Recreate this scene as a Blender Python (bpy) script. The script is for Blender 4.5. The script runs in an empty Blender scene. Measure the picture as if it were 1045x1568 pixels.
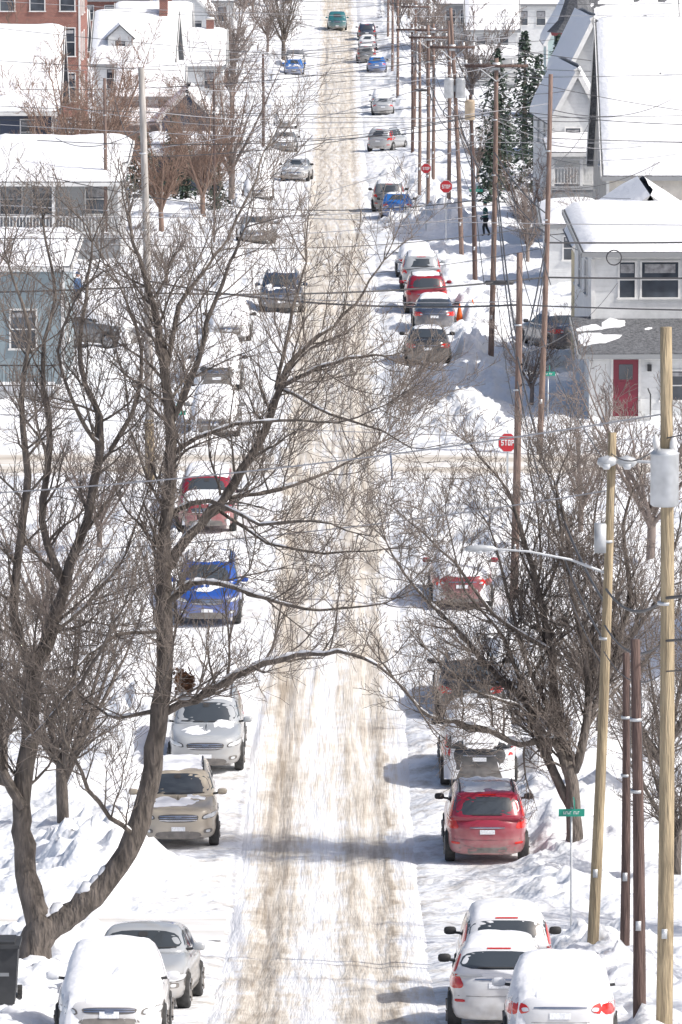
import bpy, math, random
import numpy as np
from mathutils import Vector, Matrix, noise as mnoise
from mathutils.bvhtree import BVHTree
sc=bpy.context.scene
R=math.radians
def N1(x,y,z=0.): return mnoise.noise(Vector((x,y,z)))*.6+mnoise.noise(Vector((x*2.1+5,y*2.1,z)))*.3+mnoise.noise(Vector((x*4.3,y*4.3+3,z)))*.15
# ------------------------------------------------------------------ materials
def M(name,col,rough=.7,metal=0.,var=0.,vs=3.,bump=0.,bs=20.,st=(1,1,1),coat=0.,grime=0.,spec=.5,col2=None,clap=0.,bd=.1,det=2):
    m=bpy.data.materials.new(name); m.use_nodes=True
    nt=m.node_tree; N=nt.nodes; L=nt.links; b=N['Principled BSDF']
    b.inputs['Roughness'].default_value=rough; b.inputs['Metallic'].default_value=metal
    b.inputs['Specular IOR Level'].default_value=spec; b.inputs['Coat Weight'].default_value=coat
    c=(*col,1); b.inputs['Base Color'].default_value=c
    tc=N.new('ShaderNodeTexCoord'); mp=N.new('ShaderNodeMapping'); mp.inputs['Scale'].default_value=st
    L.new(tc.outputs['Object'],mp.inputs['Vector'])
    out=None
    if var>0 or col2:
        n=N.new('ShaderNodeTexNoise'); n.inputs['Scale'].default_value=vs; n.inputs['Detail'].default_value=det; n.inputs['Roughness'].default_value=.65
        L.new(mp.outputs[0],n.inputs['Vector'])
        r=N.new('ShaderNodeValToRGB'); r.color_ramp.elements[0].position=.33; r.color_ramp.elements[1].position=.67
        a=[max(0,x*(1-var)) for x in col]; d=col2 if col2 else [min(1,x*(1+var)) for x in col]
        r.color_ramp.elements[0].color=(*a,1); r.color_ramp.elements[1].color=(*d,1)
        L.new(n.outputs['Fac'],r.inputs['Fac']); out=r.outputs['Color']
    if grime>0:
        sp=N.new('ShaderNodeSeparateXYZ'); L.new(tc.outputs['Object'],sp.inputs[0])
        mr=N.new('ShaderNodeMapRange'); mr.inputs['From Min'].default_value=1.0; mr.inputs['From Max'].default_value=.25
        L.new(sp.outputs['Z'],mr.inputs['Value'])
        n2=N.new('ShaderNodeTexNoise'); n2.inputs['Scale'].default_value=5; n2.inputs['Detail'].default_value=3; L.new(tc.outputs['Object'],n2.inputs['Vector'])
        mm=N.new('ShaderNodeMath'); mm.operation='MULTIPLY'; L.new(mr.outputs[0],mm.inputs[0]); L.new(n2.outputs['Fac'],mm.inputs[1])
        m3=N.new('ShaderNodeMath'); m3.operation='MULTIPLY'; m3.inputs[1].default_value=grime*2; m3.use_clamp=True; L.new(mm.outputs[0],m3.inputs[0])
        mx=N.new('ShaderNodeMix'); mx.data_type='RGBA'; mx.inputs['A'].default_value=c; mx.inputs['B'].default_value=(.40,.37,.34,1)
        if out: L.new(out,mx.inputs['A'])
        L.new(m3.outputs[0],mx.inputs['Factor']); out=mx.outputs['Result']
        ra=N.new('ShaderNodeMapRange'); ra.inputs['To Min'].default_value=rough; ra.inputs['To Max'].default_value=.75
        L.new(m3.outputs[0],ra.inputs['Value']); L.new(ra.outputs[0],b.inputs['Roughness'])
    if out: L.new(out,b.inputs['Base Color'])
    if bump>0:
        n=N.new('ShaderNodeTexNoise'); n.inputs['Scale'].default_value=bs; n.inputs['Detail'].default_value=2
        L.new(mp.outputs[0],n.inputs['Vector'])
        bp=N.new('ShaderNodeBump'); bp.inputs['Strength'].default_value=bump; bp.inputs['Distance'].default_value=bd
        L.new(n.outputs['Fac'],bp.inputs['Height']); L.new(bp.outputs[0],b.inputs['Normal'])
    if clap>0:
        w=N.new('ShaderNodeTexWave'); w.wave_type='BANDS'; w.bands_direction='Z'; w.wave_profile='SAW'; w.inputs['Scale'].default_value=clap
        L.new(tc.outputs['Object'],w.inputs['Vector'])
        bp=N.new('ShaderNodeBump'); bp.inputs['Strength'].default_value=.8; bp.inputs['Distance'].default_value=.03
        L.new(w.outputs['Fac'],bp.inputs['Height']); L.new(bp.outputs[0],b.inputs['Normal'])
    return m
snow2=M('snow_cap',(.84,.85,.875),.6,bump=.4,bs=4)
bark=M('bark',(.135,.115,.10),.95,var=.4,vs=6,bump=.8,bs=12,st=(1,1,.3))
twig=M('bark_twigs',(.19,.16,.14),.95)
bark_far_haze=M('bark_haze_pale',(.23,.19,.17),.95)  # bark colour lightened to imitate haze over farther trees
bark_rd=M('bark_reddish',(.24,.165,.13),.95)
glass=M('dark_glass',(.05,.06,.07),.06,spec=.9)
wglass=M('window_glass',(.05,.06,.075),.1,spec=.8,var=.5,vs=1)
blackp=M('black_plastic',(.035,.035,.037),.6,grime=.5)
rubber=M('tyre_rubber',(.04,.04,.04),.85,var=.4,vs=6)
chrome=M('chrome',(.6,.6,.62),.2,metal=1)
alloy=M('alloy',(.45,.45,.46),.35,metal=.8)
redl=M('tail_light',(.55,.02,.015),.15,spec=.8)
whl=M('head_light',(.6,.63,.66),.08,spec=1)
plate=M('number_plate',(.75,.77,.8),.4,var=.15,vs=30)
leafm=M('dead_leaves',(.16,.08,.045),.9,var=.4,vs=9)
def paint(n,c,g=.6): return M(n,c,.25,coat=.6,grime=g)
P=dict(white=paint('paint_white',(.7,.71,.73)),silver=paint('paint_silver',(.38,.40,.42)),grey=paint('paint_grey',(.17,.18,.19)),
 black=paint('paint_black',(.03,.032,.036)),red=paint('paint_red',(.30,.025,.05),.5),dred=paint('paint_darkred',(.25,.015,.03)),blue=paint('paint_blue',(.01,.07,.34),.45),
 tan=paint('paint_tan',(.44,.385,.30)),navy=paint('paint_navy',(.04,.055,.09)),teal=paint('paint_teal',(.03,.16,.18)),lblue=paint('paint_blue_bright',(.02,.14,.45)))
woodY=M('pole_wood_fresh',(.36,.29,.19),.9,var=.3,vs=5,bump=.5,bs=12,st=(3,3,.25))
woodB=M('pole_wood_brown',(.22,.155,.13),.9,var=.35,vs=5,bump=.5,bs=12,st=(3,3,.25))
woodD=M('pole_wood_dark',(.12,.08,.07),.9,var=.35,vs=5,bump=.5,bs=12,st=(3,3,.25))
woodG=M('pole_grey',(.38,.36,.34),.85,var=.25,vs=5,st=(3,3,.3))
metalG=M('galvanised',(.5,.52,.54),.45,metal=.3,var=.15)
metalT=M('transformer_tan',(.45,.36,.26),.6,var=.2)
wirem=M('wire_black',(.06,.06,.065),.6)
wirel=M('wire_grey',(.33,.33,.35),.5)
shingle=M('shingles',(.12,.125,.135),.9,var=.4,vs=8,bump=.4,bs=15)
trim=M('white_trim',(.68,.68,.67),.6,var=.08)
stopred=M('sign_red',(.5,.025,.035),.4); signw=M('sign_white',(.75,.75,.75),.4); signg=M('sign_green',(.02,.28,.2),.4)
conm=M('conifer_needles',(.05,.075,.055),.9,var=.5,vs=2)
W=dict(white=M('siding_white',(.68,.69,.69),.7,var=.07,clap=1.6),cream=M('stucco_cream',(.53,.50,.45),.85,var=.18,vs=1.2,det=5),
 bluegrey=M('siding_bluegrey',(.26,.32,.35),.7,var=.08,clap=1.6),navy=M('siding_navy',(.055,.07,.11),.7,clap=1.6),
 teal=M('siding_teal',(.08,.16,.16),.7,clap=1.6),yellow=M('siding_yellow',(.60,.50,.30),.7,clap=1.6),grey=M('siding_grey',(.42,.43,.44),.7,clap=1.6),lteal=M('siding_pale',(.44,.56,.56),.7,clap=1.6))
def brickmat():
    m=M('brick',(.27,.10,.075),.9); nt=m.node_tree;N=nt.nodes;L=nt.links
    tc=N.new('ShaderNodeTexCoord'); mp=N.new('ShaderNodeMapping'); mp.inputs['Rotation'].default_value=(R(90),0,0)
    br=N.new('ShaderNodeTexBrick'); br.inputs['Scale'].default_value=3; br.inputs['Color1'].default_value=(.30,.12,.09,1); br.inputs['Color2'].default_value=(.22,.085,.07,1); br.inputs['Mortar'].default_value=(.3,.26,.23,1)
    L.new(tc.outputs['Object'],mp.inputs[0]); L.new(mp.outputs[0],br.inputs['Vector']); L.new(br.outputs['Color'],N['Principled BSDF'].inputs['Base Color']); return m
W['brick']=brickmat()
doorred=M('door_red',(.20,.03,.05),.5)
# ------------------------------------------------------------------ mesh builder
def empty(name,mat=None):
    e=bpy.data.objects.new(name,None); sc.collection.objects.link(e)
    if mat is not None: e.matrix_world=mat
    return e
class MB:
    def __init__(s): s.v=[];s.f=[];s.m=[];s.mats=[]
    def mi(s,mat):
        if mat not in s.mats: s.mats.append(mat)
        return s.mats.index(mat)
    def add(s,vs,fs,mat):
        o=len(s.v); i=s.mi(mat); s.v.extend([tuple(a) for a in vs])
        for f in fs: s.f.append(tuple(k+o for k in f)); s.m.append(i)
    def box(s,c,d,mat,M4=None):
        x,y,z=[a/2 for a in d]
        vs=[Vector((c[0]+i*x,c[1]+j*y,c[2]+k*z)) for k in(-1,1) for j in(-1,1) for i in(-1,1)]
        if M4: vs=[M4@a for a in vs]
        s.add(vs,[(0,2,3,1),(4,5,7,6),(0,1,5,4),(2,6,7,3),(0,4,6,2),(1,3,7,5)],mat)
    def tube(s,pts,rad,n,mat,cap=False):
        o=len(s.v); i=s.mi(mat); k=len(pts); ref=None
        for a in range(k):
            p=pts[a]
            t=(pts[min(a+1,k-1)]-pts[max(a-1,0)])
            if t.length<1e-7: t=Vector((0,0,1))
            t.normalize()
            if ref is None: ref=Vector((1,0,0)) if abs(t.x)<.8 else Vector((0,1,0))
            u=(ref-t*ref.dot(t)).normalized(); w=t.cross(u); ref=u; r=rad[a]
            for (cc,ss) in CS[n]:
                q=p+u*(r*cc)+w*(r*ss); s.v.append((q.x,q.y,q.z))
        for a in range(k-1):
            for j in range(n):
                b=o+a*n; j2=(j+1)%n; s.f.append((b+j,b+j2,b+n+j2,b+n+j)); s.m.append(i)
        if cap:
            s.f.append(tuple(o+j for j in range(n))[::-1]); s.m.append(i)
            s.f.append(tuple(o+(k-1)*n+j for j in range(n))); s.m.append(i)
    def obj(s,name,parent=None,smooth=True,M4=None):
        me=bpy.data.meshes.new(name); me.from_pydata(s.v,[],s.f)
        for m in s.mats: me.materials.append(m)
        me.polygons.foreach_set('material_index',s.m)
        if smooth: me.polygons.foreach_set('use_smooth',[True]*len(s.f))
        me.update()
        o=bpy.data.objects.new(name,me); sc.collection.objects.link(o)
        if parent: o.parent=parent
        if M4 is not None: o.matrix_world=M4
        return o
CS={n:[(math.cos(6.283185*j/n),math.sin(6.283185*j/n)) for j in range(n)] for n in range(3,40)}
# ------------------------------------------------------------------ terrain
CAMZ=24.5
_k=np.array([(-400,-30),(-50,4),(0,8),(50,15),(90,20.6),(100,22.0),(110,23.35),(120,24.5),(130,25.35),(142,25.75),(165,25.05),(183,24.8),(230,24.5),(280,25.2),(324,26.3),(400,28.6),(477,30.3),(540,30.5),(600,29.8),(700,27),(1000,12),(2000,-35),(4000,-90)],float)
def drop(d):
    x=_k[:,0];y=_k[:,1]; h=np.diff(x); dl=np.diff(y)/h; m=np.zeros(len(x)); m[0]=dl[0];m[-1]=dl[-1]
    m[1:-1]=(dl[:-1]*h[1:]+dl[1:]*h[:-1])/(h[1:]+h[:-1])
    d=np.clip(d,x[0],x[-1]); i=np.clip(np.searchsorted(x,d)-1,0,len(x)-2); t=(d-x[i])/h[i]
    return (2*t**3-3*t**2+1)*y[i]+(t**3-2*t**2+t)*h[i]*m[i]+(-2*t**3+3*t**2)*y[i+1]+(t**3-t**2)*h[i]*m[i+1]
def zg(d): return float(CAMZ-drop(np.array([float(d)]))[0])
def vn(x,y,seed=0):
    xi=np.floor(x).astype(np.int64); yi=np.floor(y).astype(np.int64); fx=x-xi; fy=y-yi
    fx=fx*fx*(3-2*fx); fy=fy*fy*(3-2*fy)
    def h(a,b):
        n=(a*374761393+b*668265263+seed*974634777)&0xffffffff
        n=((n^(n>>13))*1274126177)&0xffffffff; return ((n^(n>>16))&0xffff)/65535.
    return (h(xi,yi)*(1-fx)+h(xi+1,yi)*fx)*(1-fy)+(h(xi,yi+1)*(1-fx)+h(xi+1,yi+1)*fx)*fy
def fbm(x,y,seed,o=4):
    s=0;a=.5
    for i in range(o): s=s+a*vn(x*2**i,y*2**i,seed+i); a*=.5
    return s
def sst(x,a,b):
    t=np.clip((x-a)/(b-a),0,1); return t*t*(3-2*t)
CARS=[
('sedan','white',-3.78,93.8,1,'full',0),('sedan','silver',-3.5,101,1,'none',-3),
('sedan','white',3.55,91.0,0,'full',-2),('hatch','white',2.72,96.6,0,'roof',-2),('suvs','white',2.95,102.2,0,'roof',0),
('suv','tan',-3.85,134,1,'light',2),('suv','silver',-3.4,145,1,'light',0),('suv','blue',-3.8,165,1,'light',0),('suv','dred',-4.25,183,1,'roof',0),
('suv','red',3.33,131.5,0,'patch',0),('suv','black',3.42,143,0,'full',0),('sedan','black',3.4,152,0,'light',0),('sedan','dred',3.5,168,0,'full',0),
('sedan','black',3.43,230,0,'light',0),('sedan','navy',3.9,244,0,'roof',0),('suv','dred',3.7,253.5,0,'light',0),('suv','silver',3.65,266,0,'roof',0),('sedan','white',3.5,275,0,'full',0),
('sedan','lblue',3.1,323,0,'light',0),('suv','grey',2.7,331,0,'roof',0),('suv','silver',3.3,416,0,'light',-18),('sedan','silver',3.4,477,0,'roof',0),('sedan','silver',3.4,487,0,'full',0),('sedan','lblue',3.3,542,0,'light',0),
('suv','grey',2.4,556,0,'light',0),('sedan','white',2.6,575,0,'light',0),('suv','navy',2.6,590,0,'light',0),
('suv','navy',-2.6,254,1,'light',0),('sedan','silver',-4.6,240,1,'full',0),('suv','black',-4.7,221,1,'full',0),('sedan','grey',-4.5,206.5,1,'full',0),('sedan','grey',-4.4,300,1,'roof',5),('sedan','white',-4.9,345,1,'full',0),
('sedan','silver',-2.8,371,1,'light',-4),('sedan','grey',-4.0,416,1,'roof',0),('sedan','white',-4.3,455,1,'full',0),('sedan','lblue',-4.3,538,1,'light',0),('suv','grey',-4.3,549,1,'roof',0),
('suv','grey',-10.2,236,1,'full',60),('sedan','navy',8.7,236,0,'roof',20),('pickup','teal',-.4,605,1,'none',0)]
PILES=[(-5.4,127.5,1.5,.8),(-4.6,129.8,1.1,.55),(-5.8,131,1.5,.7),(3.2,224.5,1.3,.55),(4.6,222,1.6,.6),(2.4,226,1.,.35),(4.5,312,2.2,1.0),(3.2,316,1.4,.7),(6,310,2,.9),(5.4,234,1.1,.6),(5.8,241,1.2,.7),(5.7,248,1.2,.7),(5.9,256,1.5,.7),
(-4.4,138.8,.8,.3),(-4.9,152,1.6,.6),(-4.6,160,1.4,.5),(-5.3,173,2,.6),(-4.8,178,1.4,.6),(5.6,140,1.2,.5),(5.3,160,1.5,.7),(4.8,178,2,.7),(4.2,186,1.6,.5),(-6,116,1.5,.5),(-5.6,112,1.,.4),(5.4,104,1.4,.4),(4.6,339,1.5,.8),(4.2,352,2,.8),(4,375,2,.8),(4,440,2,.7),(-4.2,390,1.5,.6),(-4.5,330,2,.8),(-4.,285,1.6,.7),(-4.,268,1.5,.7),(3.5,173,1.3,.4),(4.4,208,1.6,.55),(3.6,214,1.5,.5),(-4.6,188,1.2,.5),(-5,213,1.4,.5),(3.4,138.8,.7,.25),(3.6,161,1.3,.45),(3.0,182,1.2,.4),(-2.9,172,.9,.3),(-3,192,1,.35),(3.2,249.6,1,.3),(5.2,125,1.2,.4),(-3.4,109,.9,.3),(4.9,112,1,.4)]
LEN=dict(sedan=4.6,suv=4.65,suvs=4.4,hatch=4.1,pickup=5.4)
XS=[(199.5,4.2),(303,4.5),(119.5,3.2),(510,5)]
def relief(X,D):
    a=np.abs(X+.3)
    lane=sst(a,1.65,2.7)
    n1=fbm(X*.9,D*.55,3); n2=fbm(X*2.6,D*2.0,9,3); n3=fbm(X*.25,D*.06,21); n4=1-np.abs(fbm(X*1.5,D*1.1,55)*2-1)
    r=lane*(.03+.24*np.maximum(0,n1-.42)*2+.16*(n2-.45)+.16*(n4-.7))
    bank=np.exp(-((a-5.3-1.0*(n3-.5))/.85)**2)*(.15+.8*fbm(X*.2,D*.3,40))
    r=r+bank*(.15+.9*n4)*.66+bank*.35*(n2-.45)+sst(a,5,6.5)*(.14+.34*(n1-.5)+.16*(n2-.45)+.14*(n4-.6))
    r=r+sst(a,12,60)*(fbm(X*.03,D*.03,77)-.45)*2
    for (px,pd,pr,ph) in PILES:
        g=np.exp(-(((X-px)/pr)**2+((D-pd)/(pr*1.6))**2)); r=r+g*ph*(.0+.6*n4+1.1*(n2-.25))
    for (xd,xw) in XS:
        side=sst(np.abs(D-xd),xw*.6,xw*1.15); r=r*side+.03*(1-side)*n2*lane
    for c in CARS:
        L=LEN[c[0]]; cx=c[2]; cy=c[3]+L/2
        q=np.maximum(np.abs(X-cx)/1.15,np.abs(D-cy)/(L/2+.25)); k=sst(q,.9,1.3); r=r*k+.02*(1-k)
    return r
def axis(seg):
    o=[]
    for a,b,s in seg:
        n=max(1,int(round((b-a)/s))); o+=list(np.linspace(a,b,n,endpoint=False))
    o.append(seg[-1][1]); return np.array(o)
def grid_obj(name,xs,ds,hfun,mat):
    X,D=np.meshgrid(xs,ds); Z=hfun(X,D); nx=len(xs); ny=len(ds)
    v=np.stack([X,D,Z],-1).reshape(-1,3)
    i=np.arange(nx-1)[None,:]+np.arange(ny-1)[:,None]*nx; f=np.stack([i,i+1,i+nx+1,i+nx],-1).reshape(-1,4)
    me=bpy.data.meshes.new(name); me.vertices.add(len(v)); me.vertices.foreach_set('co',v.ravel())
    me.loops.add(f.size); me.loops.foreach_set('vertex_index',f.ravel().astype(np.int32))
    me.polygons.add(len(f)); me.polygons.foreach_set('loop_start',np.arange(len(f),dtype=np.int32)*4); me.polygons.foreach_set('loop_total',np.full(len(f),4,dtype=np.int32))
    me.update(calc_edges=True); me.polygons.foreach_set('use_smooth',[True]*len(f)); me.materials.append(mat); me.update()
    o=bpy.data.objects.new(name,me); sc.collection.objects.link(o); return o
def slushmat(name,cols,bands,axis_i,lo,hi,gain=5,far=0.):
    m=bpy.data.materials.new(name); m.use_nodes=True; nt=m.node_tree;N=nt.nodes;L=nt.links;b=N['Principled BSDF']; b.inputs['Roughness'].default_value=.7
    def math_(op,x,y):
        n=N.new('ShaderNodeMath'); n.operation=op
        for k,q in enumerate((x,y)):
            if isinstance(q,(int,float)): n.inputs[k].default_value=q
            else: L.new(q,n.inputs[k])
        return n.outputs[0]
    tc=N.new('ShaderNodeTexCoord'); sp=N.new('ShaderNodeSeparateXYZ')
    wn=N.new('ShaderNodeTexNoise'); wn.inputs['Scale'].default_value=.5; wn.inputs['Detail'].default_value=4; wn.inputs['Roughness'].default_value=.7; L.new(tc.outputs['Object'],wn.inputs['Vector'])
    va=N.new('ShaderNodeVectorMath'); va.operation='MULTIPLY_ADD'; L.new(wn.outputs['Color'],va.inputs[0]); va.inputs[1].default_value=(1.1,1.1,0); va.inputs[2].default_value=(-.55,-.55,0)
    vb=N.new('ShaderNodeVectorMath'); vb.operation='ADD'; L.new(va.outputs[0],vb.inputs[0]); L.new(tc.outputs['Object'],vb.inputs[1]); L.new(vb.outputs[0],sp.inputs[0])
    mr=N.new('ShaderNodeMapRange'); mr.inputs['From Min'].default_value=lo; mr.inputs['From Max'].default_value=hi; L.new(sp.outputs[axis_i],mr.inputs['Value'])
    cr=N.new('ShaderNodeValToRGB'); els=cr.color_ramp.elements
    els[0].position=bands[0][0]; els[0].color=(bands[0][1],)*3+(1,); els[1].position=bands[-1][0]; els[1].color=(bands[-1][1],)*3+(1,)
    for p,v in bands[1:-1]:
        e=els.new(p); e.color=(v,v,v,1)
    L.new(mr.outputs[0],cr.inputs['Fac'])
    band=cr.outputs['Color']
    if far>0:
        c2=N.new('ShaderNodeValToRGB'); e=c2.color_ramp.elements; e[0].position=.07; e[0].color=(0,0,0,1); e[1].position=.92; e[1].color=(0,0,0,1)
        for p_,v_ in((.2,.62),(.5,.5),(.76,.62)): q=e.new(p_); q.color=(v_,v_,v_,1)
        L.new(mr.outputs[0],c2.inputs['Fac'])
        fy=N.new('ShaderNodeMapRange'); fy.inputs['From Min'].default_value=130; fy.inputs['From Max'].default_value=225; L.new(sp.outputs['Y'],fy.inputs['Value'])
        mx=N.new('ShaderNodeMix'); mx.data_type='RGBA'; L.new(fy.outputs[0],mx.inputs['Factor']); L.new(band,mx.inputs['A']); L.new(c2.outputs['Color'],mx.inputs['B']); band=mx.outputs['Result']
    def nz(st,sc_,det=6,ro=.6):
        mp=N.new('ShaderNodeMapping'); mp.inputs['Scale'].default_value=st; L.new(tc.outputs['Object'],mp.inputs[0])
        n=N.new('ShaderNodeTexNoise'); n.inputs['Scale'].default_value=sc_; n.inputs['Detail'].default_value=det; n.inputs['Roughness'].default_value=ro; L.new(mp.outputs[0],n.inputs['Vector']); return n.outputs['Fac']
    st=(6,.22,1) if axis_i==0 else (.22,6,1)
    a=nz(st,1.0,3,.7); c=nz((1,.35,1) if axis_i==0 else (.35,1,1),1.0,5,.78)
    s=math_('ADD',math_('MULTIPLY',a,.55),math_('MULTIPLY',c,.45))
    s=math_('SUBTRACT',s,.5)
    s=math_('MULTIPLY',s,gain); s=math_('ADD',s,band)
    f=N.new('ShaderNodeValToRGB'); e=f.color_ramp.elements; e[0].position=.15; e[0].color=(*cols[0],1); e[1].position=1.0; e[1].color=(*cols[2],1); k=e.new(.52); k.color=(*cols[1],1)
    L.new(s,f.inputs['Fac']); L.new(f.outputs['Color'],b.inputs['Base Color'])
    bp=N.new('ShaderNodeBump'); bp.inputs['Strength'].default_value=.6; bp.inputs['Distance'].default_value=.1
    L.new(a,bp.inputs['Height']); L.new(bp.outputs[0],b.inputs['Normal'])
    return m
bnd=[(0,.0),(.10,.1),(.16,.42),(.22,.8),(.29,.75),(.36,.38),(.45,.15),(.53,.2),(.60,.6),(.68,.5),(.74,.55),(.785,.85),(.82,.4),(.9,.12),(1,0)]
roadm=slushmat('road_slush',[(.80,.81,.83),(.665,.615,.54),(.38,.32,.25)],bnd,0,-2.6,2.0,gain=2.6,far=1)
crossm=slushmat('cross_slush',[(.78,.79,.80),(.64,.60,.54),(.42,.37,.31)],[(0,.1),(.2,.35),(.3,.85),(.42,.4),(.55,.4),(.68,.85),(.8,.35),(1,.0)],1,195.5,203.5,gain=2.2)
cross2=slushmat('cross_slush2',[(.80,.81,.83),(.68,.66,.62),(.46,.42,.38)],[(0,0),(.2,.1),(.35,.5),(.5,.25),(.62,.25),(.75,.5),(.9,.1),(1,0)],1,116.3,122.7,gain=2.2)
def gsnow():
    m=M('snow_ground',(.82,.84,.87),.65,bump=.8,bs=3.2,bd=.13); nt=m.node_tree;N=nt.nodes;L=nt.links
    tc=N.new('ShaderNodeTexCoord'); sp=N.new('ShaderNodeSeparateXYZ'); L.new(tc.outputs['Object'],sp.inputs[0])
    ab=N.new('ShaderNodeMath'); ab.operation='ABSOLUTE'; L.new(sp.outputs['X'],ab.inputs[0])
    mr=N.new('ShaderNodeMapRange'); mr.inputs['From Min'].default_value=6.0; mr.inputs['From Max'].default_value=2.2; mr.inputs['To Min'].default_value=.1; L.new(ab.outputs[0],mr.inputs['Value'])
    n=N.new('ShaderNodeTexNoise'); n.inputs['Scale'].default_value=1.1; n.inputs['Detail'].default_value=5; n.inputs['Roughness'].default_value=.78; L.new(tc.outputs['Object'],n.inputs['Vector'])
    r=N.new('ShaderNodeMapRange'); r.inputs['From Min'].default_value=.46; r.inputs['From Max'].default_value=.66; L.new(n.outputs['Fac'],r.inputs['Value'])
    mu=N.new('ShaderNodeMath'); mu.operation='MULTIPLY'; L.new(r.outputs[0],mu.inputs[0]); L.new(mr.outputs[0],mu.inputs[1])
    mx=N.new('ShaderNodeMix'); mx.data_type='RGBA'; mx.inputs['A'].default_value=(.82,.84,.87,1); mx.inputs['B'].default_value=(.50,.47,.43,1)
    L.new(mu.outputs[0],mx.inputs['Factor']); L.new(mx.outputs['Result'],N['Principled BSDF'].inputs['Base Color']); return m
def hz(X,D): return CAMZ-drop(D)
gxs=axis([(-1500,-200,130),(-200,-40,16),(-40,-14,1.3),(-14,-8,.28),(-8,8,.13),(8,14,.28),(14,40,1.3),(40,200,16),(200,1500,130)])
gds=axis([(-400,60,46),(60,86,2),(86,140,.18),(140,210,.25),(210,330,.4),(330,620,1.2),(620,1000,12),(1000,4000,150)])
def ground_h(X,D):
    r=relief(X,D); k=1-sst(np.abs(X+.3),1.75,2.25); return hz(X,D)+r-.06*k
grid_obj('snowy_ground',gxs,gds,ground_h,gsnow())
def road_h(X,D):
    rut=-.04*(np.exp(-((X+1.5)/.16)**2)+np.exp(-((X-.75)/.18)**2)+.7*np.exp(-((X+.1)/.15)**2))+.08*(fbm(X*2,D*.5,5)-.5)
    e=sst(np.abs(X+.3),1.8,2.25); return hz(X,D)+.02+rut*(1-e)-.09*e+ e*relief(X,D)*.9
grid_obj('road',axis([(-2.6,2.0,.09)]),axis([(60,86,1),(86,210,.25),(210,330,.5),(330,1000,1.5)]),road_h,roadm)
def cr_h(X,D): return hz(X,D)+.05+.05*(fbm(X*.5,D*2,15)-.5)
grid_obj('cross_street',axis([(1.75,80,.3)]),axis([(195.8,203.2,.2)]),cr_h,crossm)
grid_obj('cross_street',axis([(-80,-2.3,.3)]),axis([(195.8,203.2,.2)]),cr_h,crossm)
grid_obj('side_street',axis([(-60,-2.4,.25)]),axis([(117,122,.2)]),cr_h,cross2)
# ------------------------------------------------------------------ cars
SPEC=dict(
 sedan=dict(L=4.6,W=1.80,H=1.44,top=[(0,.66),(.04,.74),(.26,.94),(.32,.96),(.8,1.0),(.9,1.03),(.97,1.01),(1,.93)],cf=(.27,.43),cr=(.88,.70),hw=(.93,.70)),
 hatch=dict(L=4.1,W=1.72,H=1.48,top=[(0,.68),(.04,.78),(.24,.96),(.3,.99),(1,1.0)],cf=(.24,.42),cr=(.985,.84),hw=(.94,.72)),
 suv=dict(L=4.65,W=1.88,H=1.70,top=[(0,.86),(.04,.96),(.22,1.07),(.28,1.10),(1,1.1)],cf=(.235,.38),cr=(.985,.91),hw=(.95,.76)),
 suvs=dict(L=4.4,W=1.72,H=1.66,top=[(0,.86),(.04,.94),(.22,1.05),(.28,1.08),(1,1.08)],cf=(.235,.38),cr=(.985,.92),hw=(.95,.78)),
 pickup=dict(L=5.4,W=1.98,H=1.85,top=[(0,1.0),(.03,1.1),(.22,1.18),(.3,1.2),(1,1.2)],cf=(.24,.34),cr=(.62,.60),hw=(.94,.78)))
def chaikin(p,n):
    for _ in range(n):
        q=[]
        for i in range(len(p)):
            a=p[i];b=p[(i+1)%len(p)]
            q.append((a[0]*.8+b[0]*.2,a[1]*.8+b[1]*.2)); q.append((a[0]*.2+b[0]*.8,a[1]*.2+b[1]*.8))
        p=q
    return p
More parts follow.
